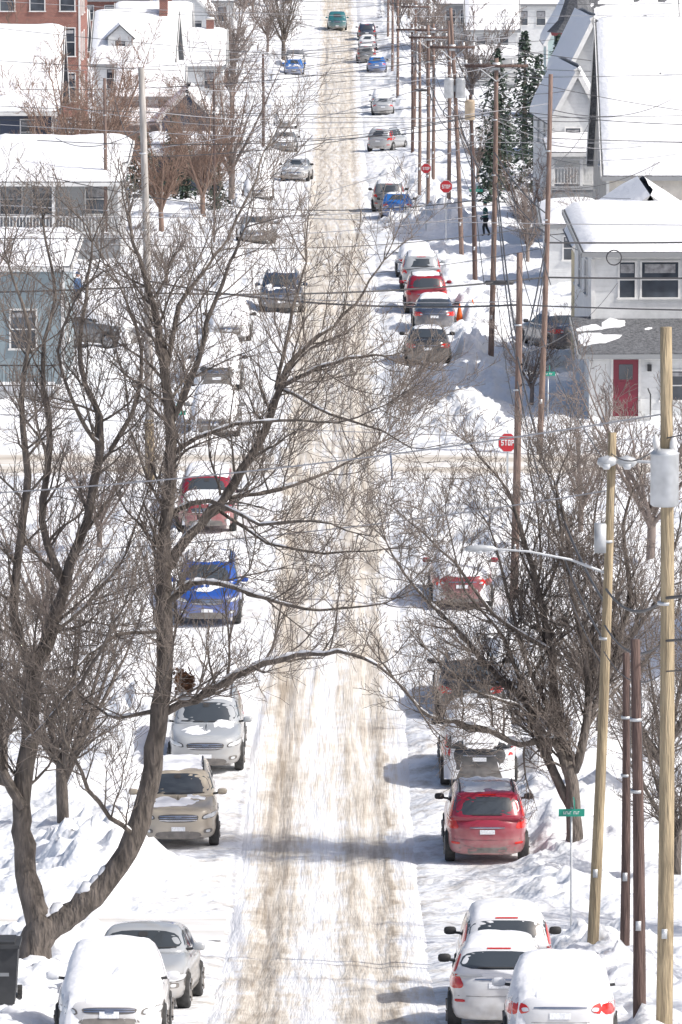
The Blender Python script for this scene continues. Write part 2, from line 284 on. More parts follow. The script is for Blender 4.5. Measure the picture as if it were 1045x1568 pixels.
def make_car(kind,colour,X,dn,front,sn,yaw,i):
    S=SPEC[kind]; L=S['L'];Wd=S['W'];H=S['H'];rng=random.Random(i*7+3)
    body=MB(); pm=P[colour]; near=dn<260
    tx=[a*L-L/2 for a,_ in S['top']]; tz=[b for _,b in S['top']]
    zt=lambda y: float(np.interp(y,tx,tz))
    NP=72 if near else 36
    def ring(hw,y0,y1,n,bow):
        out=[]; cy=(y0+y1)/2; hl=(y1-y0)/2
        for j in range(NP):
            a=2*math.pi*(j+.5)/NP; c=math.cos(a); s=math.sin(a)
            x=hw*math.copysign(abs(c)**(2/n),c); y=hl*math.copysign(abs(s)**(2/n),s)
            y-=math.copysign(bow*(x/hw)**2*(abs(y)/hl)**6,y); out.append((x,cy+y))
        return out
    def stack(rings):
        vs=[p for r in rings for p in r]; fs=[]
        for a in range(len(rings)-1):
            for j in range(NP):
                k=(j+1)%NP; fs.append((a*NP+j,a*NP+k,(a+1)*NP+k,(a+1)*NP+j))
        fs.append(tuple((len(rings)-1)*NP+j for j in range(NP))); fs.append(tuple(j for j in range(NP))[::-1])
        return vs,fs
    zb=.2 if H<1.6 else .25
    rs=[]
    for t,ins in [(0,.14),(.04,.07),(.12,.03),(.25,.005),(.34,0),(.42,.012),(.5,.018),(.62,.01),(.74,.012),(.84,.03),(.91,.05),(.96,.08),(1,.13)]:
        rs.append([(x,y,zb+t*(zt(y)-zb)) for x,y in ring(Wd/2-ins,-L/2+ins*1.1,L/2-ins*1.1,5,.16)])
    base=ring(Wd/2-.13,-L/2+.14,L/2-.14,5,.16)
    for sx in (.93,.8,.55,.25,.02):
        rs.append([(x*sx,y*(.97 if sx>.5 else .97),zt(y*.97)+.035*(1-sx*sx)) for x,y in base])
    v1,f1=stack(rs); body.add(v1,f1,pm)
    cf=[a*L-L/2 for a in S['cf']]; cr=[a*L-L/2 for a in S['cr']]; zbelt=zt(0)-.06; ztp=H-.05
    rs=[]
    for t,ins in [(0,0),(.2,-.008),(.4,-.012),(.6,-.012),(.8,-.003),(.9,.015),(.96,.045),(1,.09)]:
        hw=(S['hw'][0]*(1-t)+S['hw'][1]*t)*Wd/2-ins
        rs.append([(x,y,zbelt+t*(ztp-zbelt)) for x,y in ring(hw,cf[0]*(1-t)+cf[1]*t+ins*1.5,cr[0]*(1-t)+cr[1]*t-ins*1.2,7,.10)])
    last=rs[-1]; cyy=sum(p[1] for p in last)/NP
    for sx in (.85,.6,.3,.03): rs.append([(x*sx,cyy+(y-cyy)*(sx**.6),ztp+.05*(1-sx**2)) for x,y,z in last])
    v2,f2=stack(rs); body.add(v2,f2,pm)
    bv=BVHTree.FromPolygons(v1+v2,f1+[tuple(k+len(v1) for k in f) for f in f2])
    def cast(ax,u,v):
        if ax=='f': o=Vector((u,-9,v));d=Vector((0,1,0))
        elif ax=='b': o=Vector((u,9,v));d=Vector((0,-1,0))
        elif ax=='l': o=Vector((-9,u,v));d=Vector((1,0,0))
        elif ax=='r': o=Vector((9,u,v));d=Vector((-1,0,0))
        else: o=Vector((u,v,9));d=Vector((0,0,-1))
        h=bv.ray_cast(o,d)
        if h[0] is None: return None
        n=h[1]; 
        if n.dot(d)>0: n=-n
        return h[0],n
    det=MB()
    def patch(ax,poly,mat,off=.006,ck=2,tgt=None):
        p=chaikin(poly,ck if near else min(ck,1)); cx=sum(a for a,_ in p)/len(p); cz=sum(b for _,b in p)/len(p)
        vs=[];fs=[];n=len(p); nr=4 if near else 2
        c0=cast(ax,cx,cz)
        if c0 is None: return
        for r in range(nr,0,-1):
            s=r/nr
            for (a,b) in p:
                h=None;q=s
                while h is None and q>0.02: h=cast(ax,cx+(a-cx)*q,cz+(b-cz)*q); q*=.96
                if h is None:h=c0
                vs.append(h[0]+h[1]*off)
        vs.append(c0[0]+c0[1]*off)
        for r in range(nr-1):
            for j in range(n):
                k=(j+1)%n; fs.append((r*n+j,r*n+k,(r+1)*n+k,(r+1)*n+j))
        for j in range(n): fs.append(((nr-1)*n+j,(nr-1)*n+(j+1)%n,nr*n))
        (tgt or det).add(vs,fs,mat)
    def quad(x0,x1,z0,z1): return [(x0,z0),(x1,z0),(x1,z1),(x0,z1)]
    hb=S['hw'][0]*Wd/2; ht=S['hw'][1]*Wd/2
    gl=MB()
    cowl=zt(cf[0]+.15)+.05
    zw0=cowl; zw1=H-.13; k0=.90*hb; k1=.9*ht
    patch('f',[(-k0,zw0),(k0,zw0),(k1,zw1),(-k1,zw1)],glass,.005,2,gl)
    if near:
        for sx in(-1,1): patch('f',[(sx*.05,zw0+.012),(sx*.62,zw0+.02),(sx*.62,zw0+.04),(sx*.05,zw0+.032)],blackp,.012,0)
        patch('f',quad(-.08,.08,zw1-.1,zw1-.02),blackp,.012,1)
    zn=zt(-L/2+.03*L)
    suvlike=kind in('suv','suvs','pickup')
    hw=Wd/2
    for sx in(-1,1):
        patch('f',[(sx*hw*.56,zn-.22),(sx*hw*.93,zn-.20),(sx*hw*.97,zn-.05),(sx*hw*.60,zn-.11)],blackp,.004)
        patch('f',[(sx*hw*.60,zn-.20),(sx*hw*.92,zn-.18),(sx*hw*.955,zn-.07),(sx*hw*.63,zn-.125)],whl,.009)
        patch('f',quad(sx*hw*.62,sx*hw*.84,.40,.50) ,blackp,.006)
        patch('f',quad(sx*hw*.68,sx*hw*.78,.42,.48) ,whl,.011)
    g0=zn-.27 if suvlike else zn-.2
    patch('f',[(-hw*.46,g0),(hw*.46,g0),(hw*.52,zn-.09),(-hw*.52,zn-.09)],blackp,.006)
    for q in range(3 if suvlike else 2):
        zz=g0+.03+q*(zn-.13-g0)/(3 if suvlike else 2); patch('f',quad(-hw*.46,hw*.46,zz,zz+.028),chrome,.014,1)
    patch('f',[(-.07,zn-.2),(.07,zn-.2),(.08,zn-.13),(-.08,zn-.13)],chrome,.022,2)
    patch('f',[(-hw*.6,.30),(hw*.6,.30),(hw*.52,.46),(-hw*.52,.46)],blackp,.006)
    patch('f',quad(-.16,.16,.46,.56),plate,.02,0)
    if suvlike: patch('f',quad(-hw*.8,hw*.8,zb+.01,zb+.07),blackp,.01,1)
    if suvlike: patch('b',quad(-hw*.9,hw*.9,zb+.01,.48),blackp,.006,1)
    if kind in('suv','suvs','hatch'):
        z0=zt(0)+.05; z1=H-.15; patch('b',[(-hb*.86,z0),(hb*.86,z0),(ht*.92,z1),(-ht*.92,z1)],glass,.006,2,gl)
        for sx in(-1,1):
            patch('b',[(sx*hw*.66,zt(0)-.25),(sx*hw*.97,zt(0)-.28),(sx*hw*.97,zt(0)-.02),(sx*hw*.78,zt(0)-.03)],redl,.008)
            patch('b',[(sx*hb*.90,zt(0)+.0),(sx*hb*.985,zt(0)+.0),(sx*ht*1.08,z1-.05),(sx*ht*1.02,z1-.05)],redl,.006)
            patch('b',quad(sx*hw*.66,sx*hw*.86,.50,.55),redl,.01,1)
        patch('b',quad(-.17,.17,.74,.84),plate,.014,0); patch('b',quad(-.4,.4,.87,.90),chrome,.014,1)
        patch('b',[(-.2,z1+.03),(.2,z1+.03),(.2,z1+.05),(-.2,z1+.05)],redl,.01,0)
        patch('b',quad(-.35,.35,z0+.01,z0+.03),blackp,.02,0)
        patch('b',quad(-hw*.8,hw*.8,.60,.612),blackp,.008,0)
    elif kind=='sedan':
        z0=zt(L*.38)+.06; z1=H-.10; patch('b',[(-hb*.82,z0),(hb*.82,z0),(ht*.9,z1),(-ht*.9,z1)],glass,.006,2,gl)
        for sx in(-1,1):
            patch('b',[(sx*hw*.52,.76),(sx*hw*.96,.70),(sx*hw*.97,.92),(sx*hw*.60,.90)],redl,.008)
            patch('b',[(sx*hw*.54,.78),(sx*hw*.66,.77),(sx*hw*.68,.83),(sx*hw*.57,.84)],whl,.013)
        patch('b',quad(-.17,.17,.66,.76),plate,.014,0); patch('b',quad(-.42,.42,.82,.85),chrome,.012,1)
        patch('b',[(-hw*.6,.24),(hw*.6,.24),(hw*.5,.36),(-hw*.5,.36)],blackp,.006)
        patch('b',quad(-hw*.9,hw*.9,.60,.612),blackp,.008,0)
    else:
        patch('b',quad(-hb*.8,hb*.8,1.3,1.65),glass,.006,2,gl)
        patch('t',[(-hw*.8,L*.14),(hw*.8,L*.14),(hw*.8,L*.46),(-hw*.8,L*.46)],blackp,.01,1)
        for sx in(-1,1): patch('b',quad(sx*hw*.82,sx*hw*.96,.75,1.1),redl,.008)
    zs0=zt(0)+.03; zs1=H-.14
    f=lambda z,c:c[0]+(c[1]-c[0])*(z-zbelt)/(ztp-zbelt)
    ya0,ya1=f(zs0,cf)+.22,f(zs1,cf)+.16; yb0,yb1=f(zs0,cr)-.22,f(zs1,cr)-.12
    m0=ya0+(yb0-ya0)*.42; m1=ya0+(yb0-ya0)*.80
    for ax in'lr':
        patch(ax,[(ya0,zs0),(m0-.04,zs0),(m0-.04,zs1),(ya1,zs1)],glass,.005,1,gl)
        if kind!='pickup':
            patch(ax,[(m0+.04,zs0),(m1-.03,zs0),(min(m1-.03,yb1),zs1),(m0+.04,zs1)],glass,.005,1,gl)
            if suvlike: patch(ax,[(m1+.04,zs0),(yb0,zs0+.03),(yb1,zs1-.02),(m1+.04,zs1)],glass,.005,1,gl)
        for hy in (m0-.02,m1): patch(ax,quad(hy-.2,hy-.02,zt(0)-.14,zt(0)-.11),chrome,.02,1)
        patch(ax,quad(-L*.33,L*.33,zb+.03,zb+.13),blackp,.008,1)
    rw=.33 if not suvlike else .36
    wh=MB()
    for wy in(-L/2+.19*L+.02,L/2-.19*L):
        for sx in(-1,1):
            patch('l' if sx<0 else 'r',[(wy+(rw+.05)*math.cos(a),rw+(rw+.05)*math.sin(a)) for a in [k*math.pi/8 for k in range(-1,10)]],blackp,.007,0)
            x0=sx*(hw-.22); x1=sx*(hw+.012); pts=[Vector((x0,wy,rw)),Vector((x0+sx*.02,wy,rw)),Vector((x1-sx*.03,wy,rw)),Vector((x1,wy,rw)),Vector((x1+sx*.001,wy,rw))]
            wh.tube(pts,[rw-.04,rw,rw,rw-.03,rw-.11],24,rubber,True)
            wh.tube([Vector((x1-sx*.02,wy,rw)),Vector((x1+sx*.006,wy,rw))],[rw-.12,rw-.13],18,alloy,True)
            for q in range(5):
                a=q*1.2566; c=Vector((x1+sx*.008,wy+math.cos(a)*.11,rw+math.sin(a)*.11)); wh.tube([c-Vector((0,math.cos(a),math.sin(a)))*.08,c+Vector((0,math.cos(a),math.sin(a)))*.09],[.02,.03],5,blackp)
    mb=MB(); zm=zt(-.6)+.08; ym=ya0+.05
    for sx in(-1,1):
        vs=[];fs=[]
        for a in range(7):
            th=math.pi*a/6
            for b in range(12):
                ph=2*math.pi*b/12; sg=lambda q,e:math.copysign(abs(q)**e,q)
                vs.append((sx*(hw+.10)+.115*sg(math.sin(th),.6)*sg(math.cos(ph),.7),ym+.06*sg(math.sin(th),.6)*sg(math.sin(ph),.7),zm+.075*sg(math.cos(th),.7)))
        for a in range(6):
            for b in range(12): fs.append((a*12+b,a*12+(b+1)%12,(a+1)*12+(b+1)%12,(a+1)*12+b))
        mb.add(vs,fs,pm if i%5<3 else blackp)
        mb.tube([Vector((sx*(hb-.06),ym,zm-.05)),Vector((sx*(hw+.05),ym,zm-.03))],[.03,.025],6,blackp)
    if suvlike and kind!='pickup':
        for sx in(-1,1):
            pts=[]
            for q in range(7):
                y=cf[1]+.15+(cr[1]-cf[1]-.35)*q/6; h=cast('t',sx*ht*.86,y)
                if h: pts.append(h[0]+Vector((0,0,.0 if q in(0,6) else .045)))
            if len(pts)>2: mb.tube(pts,[.018]*len(pts),6,blackp)
    sm=MB()
    def pad(x0,x1,y0,y1,th,seed,cut=-1.,rag=.0):
        nx,ny=(18,28) if near else (9,12); V=[];F=[]
        for a in range(ny+1):
            for b in range(nx+1):
                u=b/nx*2-1; v=a/ny*2-1
                x=x0+(x1-x0)*(u+1)/2; y=y0+(y1-y0)*(v+1)/2
                h=cast('t',x,y); z=h[0].z if h else .3
                nn=N1(x*1.8+seed*3.1,y*1.4+seed)*.6
                e=max(0,1-abs(u)**5)**.5*max(0,1-abs(v)**5)**.5
                t=th*e*(1+.7*nn)-.012*(1-e)
                if cut>-1: t=th*(e)-cut-rag*nn*-1
                V.append((x,y,z+max(t,-.03)))
        for a in range(ny):
            for b in range(nx): k=a*(nx+1)+b; F.append((k,k+1,k+nx+2,k+nx+1))
        sm.add(V,F,snow2)
    if sn in('roof','patch'):
        if sn=='patch': pad(-ht*.9,ht*.9,cf[1]+.1,cr[1]-.05,.05,i+1,.03,.22)
        else: pad(-ht*.97,ht*.97,cf[1]+.02,cr[1]-.02,.14,i+1)
    if sn=='roof': pad(-hw*.8,hw*.8,-L/2+.15,cf[0]+.25,.07,i+2)
    if sn=='full': pad(-hw*.93,hw*.93,-L/2+.06,L/2-.06,.2,i+2)
    if sn=='light':
        pad(-ht*.9,ht*.9,cf[1]+.05,cr[1]-.05,.045,i+1,.012,.1); pad(-hw*.75,hw*.75,-L/2+.3,cf[0]+.2,.03,i+5,.028,.16)
    z0=zg(dn+L*.2);z1=zg(dn+L*.8); sl=math.atan2(z1-z0,L*.6)
    yw=R(yaw)+(0 if front else math.pi)
    Mt=Matrix.Translation((X,dn+L/2,(z0+z1)/2+.015))@Matrix.Rotation(sl,4,'X')@Matrix.Rotation(yw,4,'Z')
    nm={'sedan':'parked_sedan','suv':'parked_suv','suvs':'parked_suv','hatch':'parked_hatchback','pickup':'pickup_truck'}[kind]
    e=empty(nm,Mt)
    body.obj('body',e); det.obj('trim_and_lights',e); gl.obj('windows',e); wh.obj('wheels',e); mb.obj('mirrors_and_rails',e)
    if sm.v: sm.obj('snow_layer',e)
for i,c in enumerate(CARS): make_car(*c,i)
# ------------------------------------------------------------------ trees
def rv(rng,s=1): return Vector((rng.gauss(0,s),rng.gauss(0,s),rng.gauss(0,s)))
def grow(mb,p,d,length,r,lev,rng,mat,dens,up=.18,minr=.006):
    n={1:6,2:4,3:3}.get(lev,3); pts=[p];rad=[r]; q=p.copy(); dd=d.normalized()
    for k in range(n):
        dd=(dd+rv(rng,.16)+Vector((0,0,up*.5))).normalized(); q=q+dd*(length/n); pts.append(q.copy()); rad.append(max(minr,r*(1-(k+1)/n*.8)))
    mb.tube(pts,rad,{1:5,2:4}.get(lev,3),mat if lev<2 else (twig if mat is bark else mat))
    if lev>=3: return
    L2=length; cnt=int(L2*(dens[lev])+rng.random())
    for k in range(max(2,cnt)):
        t=.15+.85*(k+rng.random()*.8)/max(2,cnt); t=min(t,.99); a=int(t*n); fr=t*n-a; pp=pts[a].lerp(pts[a+1],fr); ax=(pts[a+1]-pts[a]).normalized()
        pr=rv(rng); pr=(pr-ax*pr.dot(ax)); pr.normalize()
        nd=ax*.75+pr*rng.uniform(.5,.95)+Vector((0,0,up)); 
        grow(mb,pp,nd,length*rng.uniform(.35,.6)*(1.1-.45*t),max(minr,rad[a]*.5),lev+1,rng,mat,dens,up,minr)
def limb_tree(name,X,d,limbs,unit,mat,seed,per_m=2.2,dens=(0,4.5,6),l1=(.9,2.3),snowy=True,minr=.006,zoff=-.15,kidmin=.0,rs=1.,tips=1,nest=None):
    rng=random.Random(seed); mb=MB(); sm=MB()
    for limb in limbs:
        pts0=[(Vector((u*unit,y,v*unit)),r*rs) for u,v,y,r in limb]
        P_=[];Rr=[]
        for a in range(len(pts0)-1):
            p0=pts0[max(a-1,0)][0];p1=pts0[a][0];p2=pts0[a+1][0];p3=pts0[min(a+2,len(pts0)-1)][0]
            for k in range(3):
                t=k/3; q=.5*((2*p1)+(p2-p0)*t+(2*p0-5*p1+4*p2-p3)*t*t+(3*p1-p0-3*p2+p3)*t**3)
                P_.append(q+rv(rng,.016)); Rr.append((pts0[a][1]*(1-t)+pts0[a+1][1]*t)*rng.uniform(.93,1.07))
        P_.append(pts0[-1][0]);Rr.append(pts0[-1][1])
        mb.tube(P_,Rr,12 if Rr[0]>.15 else 8,mat,True)
        tot=0
        for a in range(len(P_)-1):
            seg=P_[a+1]-P_[a]; l=seg.length; ax=seg.normalized(); r=Rr[a]
            if snowy and r>.03 and abs(ax.z)<.8:
                h=math.sqrt(max(0,1-ax.z**2))
                if rng.random()<.8: sm.tube([P_[a]+Vector((0,0,r*.7)),P_[a].lerp(P_[a+1],.5)+Vector((0,0,r*.9)),P_[a+1]+Vector((0,0,Rr[a+1]*.7))],[r*.55,r*.8*h+.006,Rr[a+1]*.55],6,snow2)
            if r<.17 and P_[a].z>kidmin:
                tot+=l*per_m
                while tot>0:
                    tot-=1; pr=rv(rng); pr=(pr-ax*pr.dot(ax)).normalized()
                    nd=ax*rng.uniform(.4,.9)+pr+Vector((0,0,.25)); frac=a/len(P_)
                    grow(mb,P_[a].lerp(P_[a+1],rng.random()),nd,rng.uniform(*l1)*(1.15-.5*frac),min(r*.42,.032),1,rng,mat,dens,.18,minr)
        if Rr[-1]<.05:
            for _ in range(tips): grow(mb,P_[-1],(P_[-1]-P_[-2]).normalized()+rv(rng,.35 if tips>1 else .05),rng.uniform(*l1)*.8,Rr[-1],1,rng,mat,dens,.15,minr)
    e=empty(name,Matrix.Translation((X,d,zg(d)+zoff)))
    mb.obj('trunk_and_branches',e)
    if sm.v: sm.obj('snow_on_branches',e)
    if nest:
        nb=MB(); c=Vector(nest)
        for k in range(260):
            p=c+rv(rng,.095); a_=rv(rng).normalized()*.06; b_=rv(rng).normalized()*.045; nb.add([p-a_,p+b_,p+a_,p-b_],[(0,1,2,3)],leafm)
        nb.obj('leaf_nest',e,False)
    return e
def T(pts,y0=0,y1=0):
    n=len(pts)-1; return [(a,b,y0+(y1-y0)*i/n,r) for i,(a,b,r) in enumerate(pts)]
big=[T([(-4,0,.50),(10,45,.42),(24,85,.38),(38,118,.30)]),
 T([(24,85,.30),(60,112,.29),(95,135,.27),(135,178,.25),(170,240,.24),(195,320,.22),(210,410,.20),(218,510,.19),(220,610,.18),(218,670,.165)],0,.3),
 T([(218,660,.15),(226,750,.14),(232,830,.13),(232,890,.12),(225,970,.10),(213,1050,.08),(195,1120,.055),(175,1190,.03)],.3,-.8),
 T([(217,650,.13),(260,712,.115),(310,765,.105),(355,830,.095),(382,885,.085),(398,935,.075),(425,985,.055),(480,1030,.04),(530,1080,.025),(560,1130,.015)],.3,1.2),
 T([(398,935,.05),(440,960,.045),(505,985,.035),(560,990,.02)],.8,.2),
 T([(382,885,.05),(400,960,.045),(420,1050,.035),(440,1120,.02)],.8,2.2),
 T([(232,890,.08),(268,960,.065),(290,1050,.05),(325,1140,.035),(350,1200,.02)],-.1,-1.5),
 T([(225,970,.06),(245,1070,.05),(300,1140,.04),(350,1230,.025),(375,1300,.015)],-.3,1),
 T([(210,430,.10),(268,458,.09),(330,495,.08),(400,525,.068),(470,540,.05),(530,532,.04),(590,490,.025),(625,440,.015)],.3,-1.2),
 T([(220,600,.08),(262,640,.065),(330,630,.05),(400,610,.04),(460,600,.03),(560,612,.015)],.3,-.3),
 T([(226,740,.07),(290,770,.05),(370,740,.04),(450,750,.025),(520,735,.015)],.3,-1.6),
 T([(310,765,.06),(400,775,.045),(480,800,.03),(560,840,.015)],.7,2),
 T([(232,840,.06),(300,880,.045),(400,900,.03),(490,900,.02),(560,930,.012)],0,-1.5),
 T([(300,750,.045),(380,700,.035),(470,690,.025),(560,700,.012)],.7,-.6),
 T([(398,935,.04),(480,900,.03),(560,880,.02),(600,860,.012)],.8,-1),
 T([(30,95,.30),(12,160,.26),(0,230,.23),(-2,290,.21),(10,390,.2),(18,490,.17),(45,560,.14),(65,630,.12),(100,730,.1),(120,820,.09),(120,890,.07),(90,970,.055),(100,1070,.04),(110,1160,.02)],0,1),
 T([(18,490,.11),(-10,590,.1),(0,710,.09),(15,810,.08),(5,930,.06),(20,1040,.04),(-10,1140,.02)],.3,-1),
 T([(65,630,.09),(30,730,.08),(45,840,.07),(30,970,.05),(50,1070,.035),(30,1190,.02)],.5,1.8),
 T([(0,290,.12),(-50,390,.1),(-90,540,.08),(-110,700,.05),(-100,850,.02)],0,.5),
 T([(120,820,.06),(170,890,.05),(185,990,.04),(150,1090,.02)],.7,1.5),
 T([(120,850,.05),(90,900,.045),(60,1000,.03),(100,1100,.02)],.7,-.5),
 T([(170,250,.06),(120,300,.05),(80,380,.04),(60,450,.02)],0,-1),
 T([(218,560,.05),(150,560,.04),(90,520,.03)],.3,-.7),T([(212,440,.05),(150,420,.04),(100,440,.02)],.3,1),
 T([(10,390,.07),(60,450,.05),(110,520,.04),(150,600,.02)],0,-1.5),T([(45,560,.06),(100,600,.05),(160,680,.035),(190,760,.02)],.2,1.6)]
limb_tree('large_bare_tree',-5.95,108,big,1/83,bark,11,per_m=3.0,dens=(0,5.5,7.5),l1=(.9,2.5),minr=.0048,kidmin=2.2,rs=.86,tips=3,nest=(254/83,.1,485/83))
rt=[T([(0,-5,.29),(0,80,.2),(-7,150,.18),(-4,175,.12)]),
 T([(-7,140,.13),(-35,200,.11),(-85,198,.1),(-135,220,.08),(-185,235,.065),(-225,245,.05),(-265,290,.035),(-300,335,.02)],0,-1),
 T([(-2,90,.13),(-45,180,.12),(-70,250,.1),(-125,300,.08),(-185,370,.06),(-245,430,.04),(-290,500,.02)],0,1),
 T([(-7,150,.13),(-25,230,.12),(-35,330,.1),(-55,430,.08),(-85,530,.06),(-105,590,.04),(-150,640,.02)],0,.3),
 T([(0,150,.13),(20,230,.11),(15,330,.09),(-5,430,.07),(-15,530,.05),(-35,610,.025)],0,-.6),
 T([(20,230,.09),(65,330,.08),(85,430,.06),(75,530,.045),(100,600,.02)],0,.8),T([(60,320,.07),(115,400,.05),(145,480,.03),(160,560,.02)],.2,-.8),
 T([(-40,340,.07),(-125,400,.05),(-185,480,.035),(-250,540,.02)],0,-.6),T([(-30,230,.07),(-80,330,.06),(-100,420,.045),(-130,520,.02)],0,1.4),
 T([(-50,420,.05),(-20,500,.04),(-30,600,.03),(-10,660,.015)],.2,-1.),T([(-35,200,.05),(-90,260,.045),(-160,290,.03),(-230,360,.02)],0,-1.6),
 T([(10,200,.06),(50,260,.05),(100,300,.04),(160,380,.02)],0,1.2),T([(15,330,.06),(40,430,.045),(30,530,.03),(50,620,.015)],-.2,.9),
 T([(-70,250,.05),(-110,360,.04),(-170,440,.03),(-200,560,.015)],.4,-1),T([(-35,330,.05),(-60,400,.04),(-50,500,.03),(-70,620,.015)],.1,1.2)]
limb_tree('bare_tree',5.33,132.5,rt,1/67.5,bark,5,per_m=4.2,dens=(0,6.5,8.5),l1=(.8,2.0),minr=.0055,kidmin=2.0,rs=.85,tips=3)
def generic(seed,H,mat,minr,spread=.5,dens=(0,3,4),per=1.6):
    rng=random.Random(seed); L=[T([(0,0,.022*H),(rng.uniform(-.1,.1),H*.28,.018*H)])]
    for k in range(8):
        a=k*2.4+rng.random(); ca,sa=math.cos(a),math.sin(a); s=spread*H*rng.uniform(.4,1)*.8; h0=H*rng.uniform(.18,.3); hh=H*rng.uniform(.7,1)
        L.append([(0,h0,0,.011*H),(ca*s*.4,h0+(hh-h0)*.35,sa*s*.4,.007*H),(ca*s*.75,h0+(hh-h0)*.7,sa*s*.75,.004*H),(ca*s,hh,sa*s,.0015*H)])
    return limb_tree('bare_tree',0,0,L,1,mat,seed,per_m=per,dens=dens,l1=(.12*H,.24*H),snowy=False,minr=minr,kidmin=H*.2,zoff=0)
def inst(e,X,d,s,rz):
    n=empty('bare_tree',Matrix.Translation((X,d,zg(d)-.1))@Matrix.Rotation(rz,4,'Z')@Matrix.Scale(s,4))
    for c in e.children:
        o=bpy.data.objects.new(c.name,c.data); sc.collection.objects.link(o); o.parent=n
def place(e,X,d,s=1,rz=0): e.matrix_world=Matrix.Translation((X,d,zg(d)-.1))@Matrix.Rotation(rz,4,'Z')@Matrix.Scale(s,4)
g1=generic(21,7,bark,.006,.55,(0,5,6.5),3.2); place(g1,-6.5,136)
g2=generic(22,9,bark_far_haze,.010,.5,(0,3,4.5),2.2); place(g2,-6.3,335)
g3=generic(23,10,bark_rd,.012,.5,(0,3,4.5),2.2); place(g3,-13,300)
g4=generic(24,9,bark_far_haze,.018,.55,(0,3,4),1.8); place(g4,-5.6,640)
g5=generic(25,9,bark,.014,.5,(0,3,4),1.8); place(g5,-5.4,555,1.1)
for X,d,s,r in [(-8.3,143,.8,1),(7.4,128,.75,3),(7.8,140,.8,2),(12,104,1.6,4),(10.5,118,1.2,1),(6.7,150,.8,2.2),(13,96,1.4,2)]: inst(g1,X,d,s,r)
for X,d,s,r in [(9.3,175,.75,1),(-14,205,1.0,2),(7,215,.45,.3),(9,282,.5,2),(12,262,.6,1),(-8.5,350,.6,4),(-9.5,385,.6,1),(8.5,365,.6,1),(-8,268,.4,.5),(7.5,182,.5,2),(-7.4,178,.5,1),(-8,158,.6,3)]: inst(g2,X,d,s,r)
for X,d,s,r in [(-16,330,.8,2),(-15,372,.8,1),(9.5,300,.45,3),(-21,345,1.1,3),(-9.5,310,.7,2),(-7.6,322,.75,1.3)]: inst(g3,X,d,s,r)
rr=random.Random(8)
for X,d in [(-8,570),(-11,590),(-13,610),(-10,625),(-16,600),(-15,640),(-19,620),(5.5,600),(7,620),(6,650),(9,640),(12,610),(10,600),(-6,640),(-7,660),(14,650),(8,520),(10,480),(9,560),(22,600),(27,560),(-24,600),(-30,560),(-9,480),(-10,520),(30,640),(-32,640),(-20,680),(18,690),(-5,690),(5,690),(-22,700),(12,700),(25,690),(-12,700)]:
    inst(g4 if rr.random()<.6 else g5,X+rr.uniform(-1,1),d,rr.uniform(.7,1.05),rr.random()*6)
def conifer(X,d,H,w,seed,col=conm):
    rng=random.Random(seed); mb=MB(); tr=MB(); sn_=MB()
    tr.tube([Vector((0,0,0)),Vector((0,0,H*.95))],[.03*H,.01],8,bark,True)
    n=int(H*14)
    for k in range(n):
        t=(k+rng.random())/n; z=H*(.06+.94*t); L_=w*(1-t)**.85*rng.uniform(.7,1.1)+.12; a=k*2.39996+rng.uniform(-.3,.3)
        ca,sa=math.cos(a),math.sin(a); tr.tube([Vector((0,0,z)),Vector((ca*L_,sa*L_,z-L_*.25))],[.02,.006],3,bark)
        for q in range(int(8+L_*8)):
            f=rng.uniform(.15,1)**.8; c=Vector((ca*L_*f,sa*L_*f,z-L_*.25*f))+rv(rng,.05+.06*L_)
            dr=Vector((ca,sa,-.5))+rv(rng,.5); dr.normalize(); sd=dr.cross(Vector((0,0,1))+rv(rng,.4)).normalized()
            l=rng.uniform(.14,.34); ww=l*.36
            (sn_ if rng.random()<.03 else mb).add([c-dr*l*.5,c+sd*ww,c+dr*l*.6,c-sd*ww],[(0,1,2,3)],col)
    e=empty('conifer_tree',Matrix.Translation((X,d,zg(d)-.1))); tr.obj('trunk',e); mb.obj('needles',e,False)
    if sn_.v:
        sn_.mats=[snow2]; sn_.obj('snow_clumps',e,False)
for k,(X,d,H,w) in enumerate([(11.8,352,8.5,2.1),(13.3,360,9.5,2.2),(9.6,356,6,1.5),(14.6,372,10,2.3),(-11.5,345,4.5,1.3),(-10,352,5,1.3),(-13.2,352,4.5,1.3),(-9,341,3.6,1.),(-12,640,12,3),(-15,645,13,3.2),(-9,655,12,3),(-7,330,3,.9),(12.2,330,4,1.3),(26,580,10,3),(10.5,395,8,2),(12.5,400,9,2),(-12.5,262,2.6,.8),(8.6,338,4,1.2)]): conifer(X,d,H,w,100+k)
# ------------------------------------------------------------------ buildings
def snow_slab(mb,A,B,C,D,th,seed,bare=0.):
    A,B,C,D=map(Vector,(A,B,C,D)); nrm=(B-A).cross(D-A).normalized()
    if nrm.z<0: nrm=-nrm
    nx=max(8,int((B-A).length*3)); ny=max(6,int((D-A).length*3)); V=[];F=[]
    for a in range(ny+1):
        for b in range(nx+1):
            u=b/nx;v=a/ny; p=A.lerp(B,u).lerp(D.lerp(C,u),v)
            e=min(1,min(u,1-u)*nx*.6)**.5*min(1,v*ny*.6)**.5
            nn=N1(p.x*.45+seed*7.3,(p.y+p.z)*.35+seed*1.7)*.55; n5=N1(p.x*1.7+seed,p.y*1.7+p.z)*.3
            t=th*e*(1+.8*nn+.5*n5)-.03*(1-e)
            if bare>0: t=min(t,th*(nn+n5+.5-bare)*5)
            V.append(p+nrm*max(t,-.03))
    for a in range(ny):
        for b in range(nx): k=a*(nx+1)+b; F.append((k,k+1,k+nx+2,k+nx+1))
    mb.add(V,F,snow2)
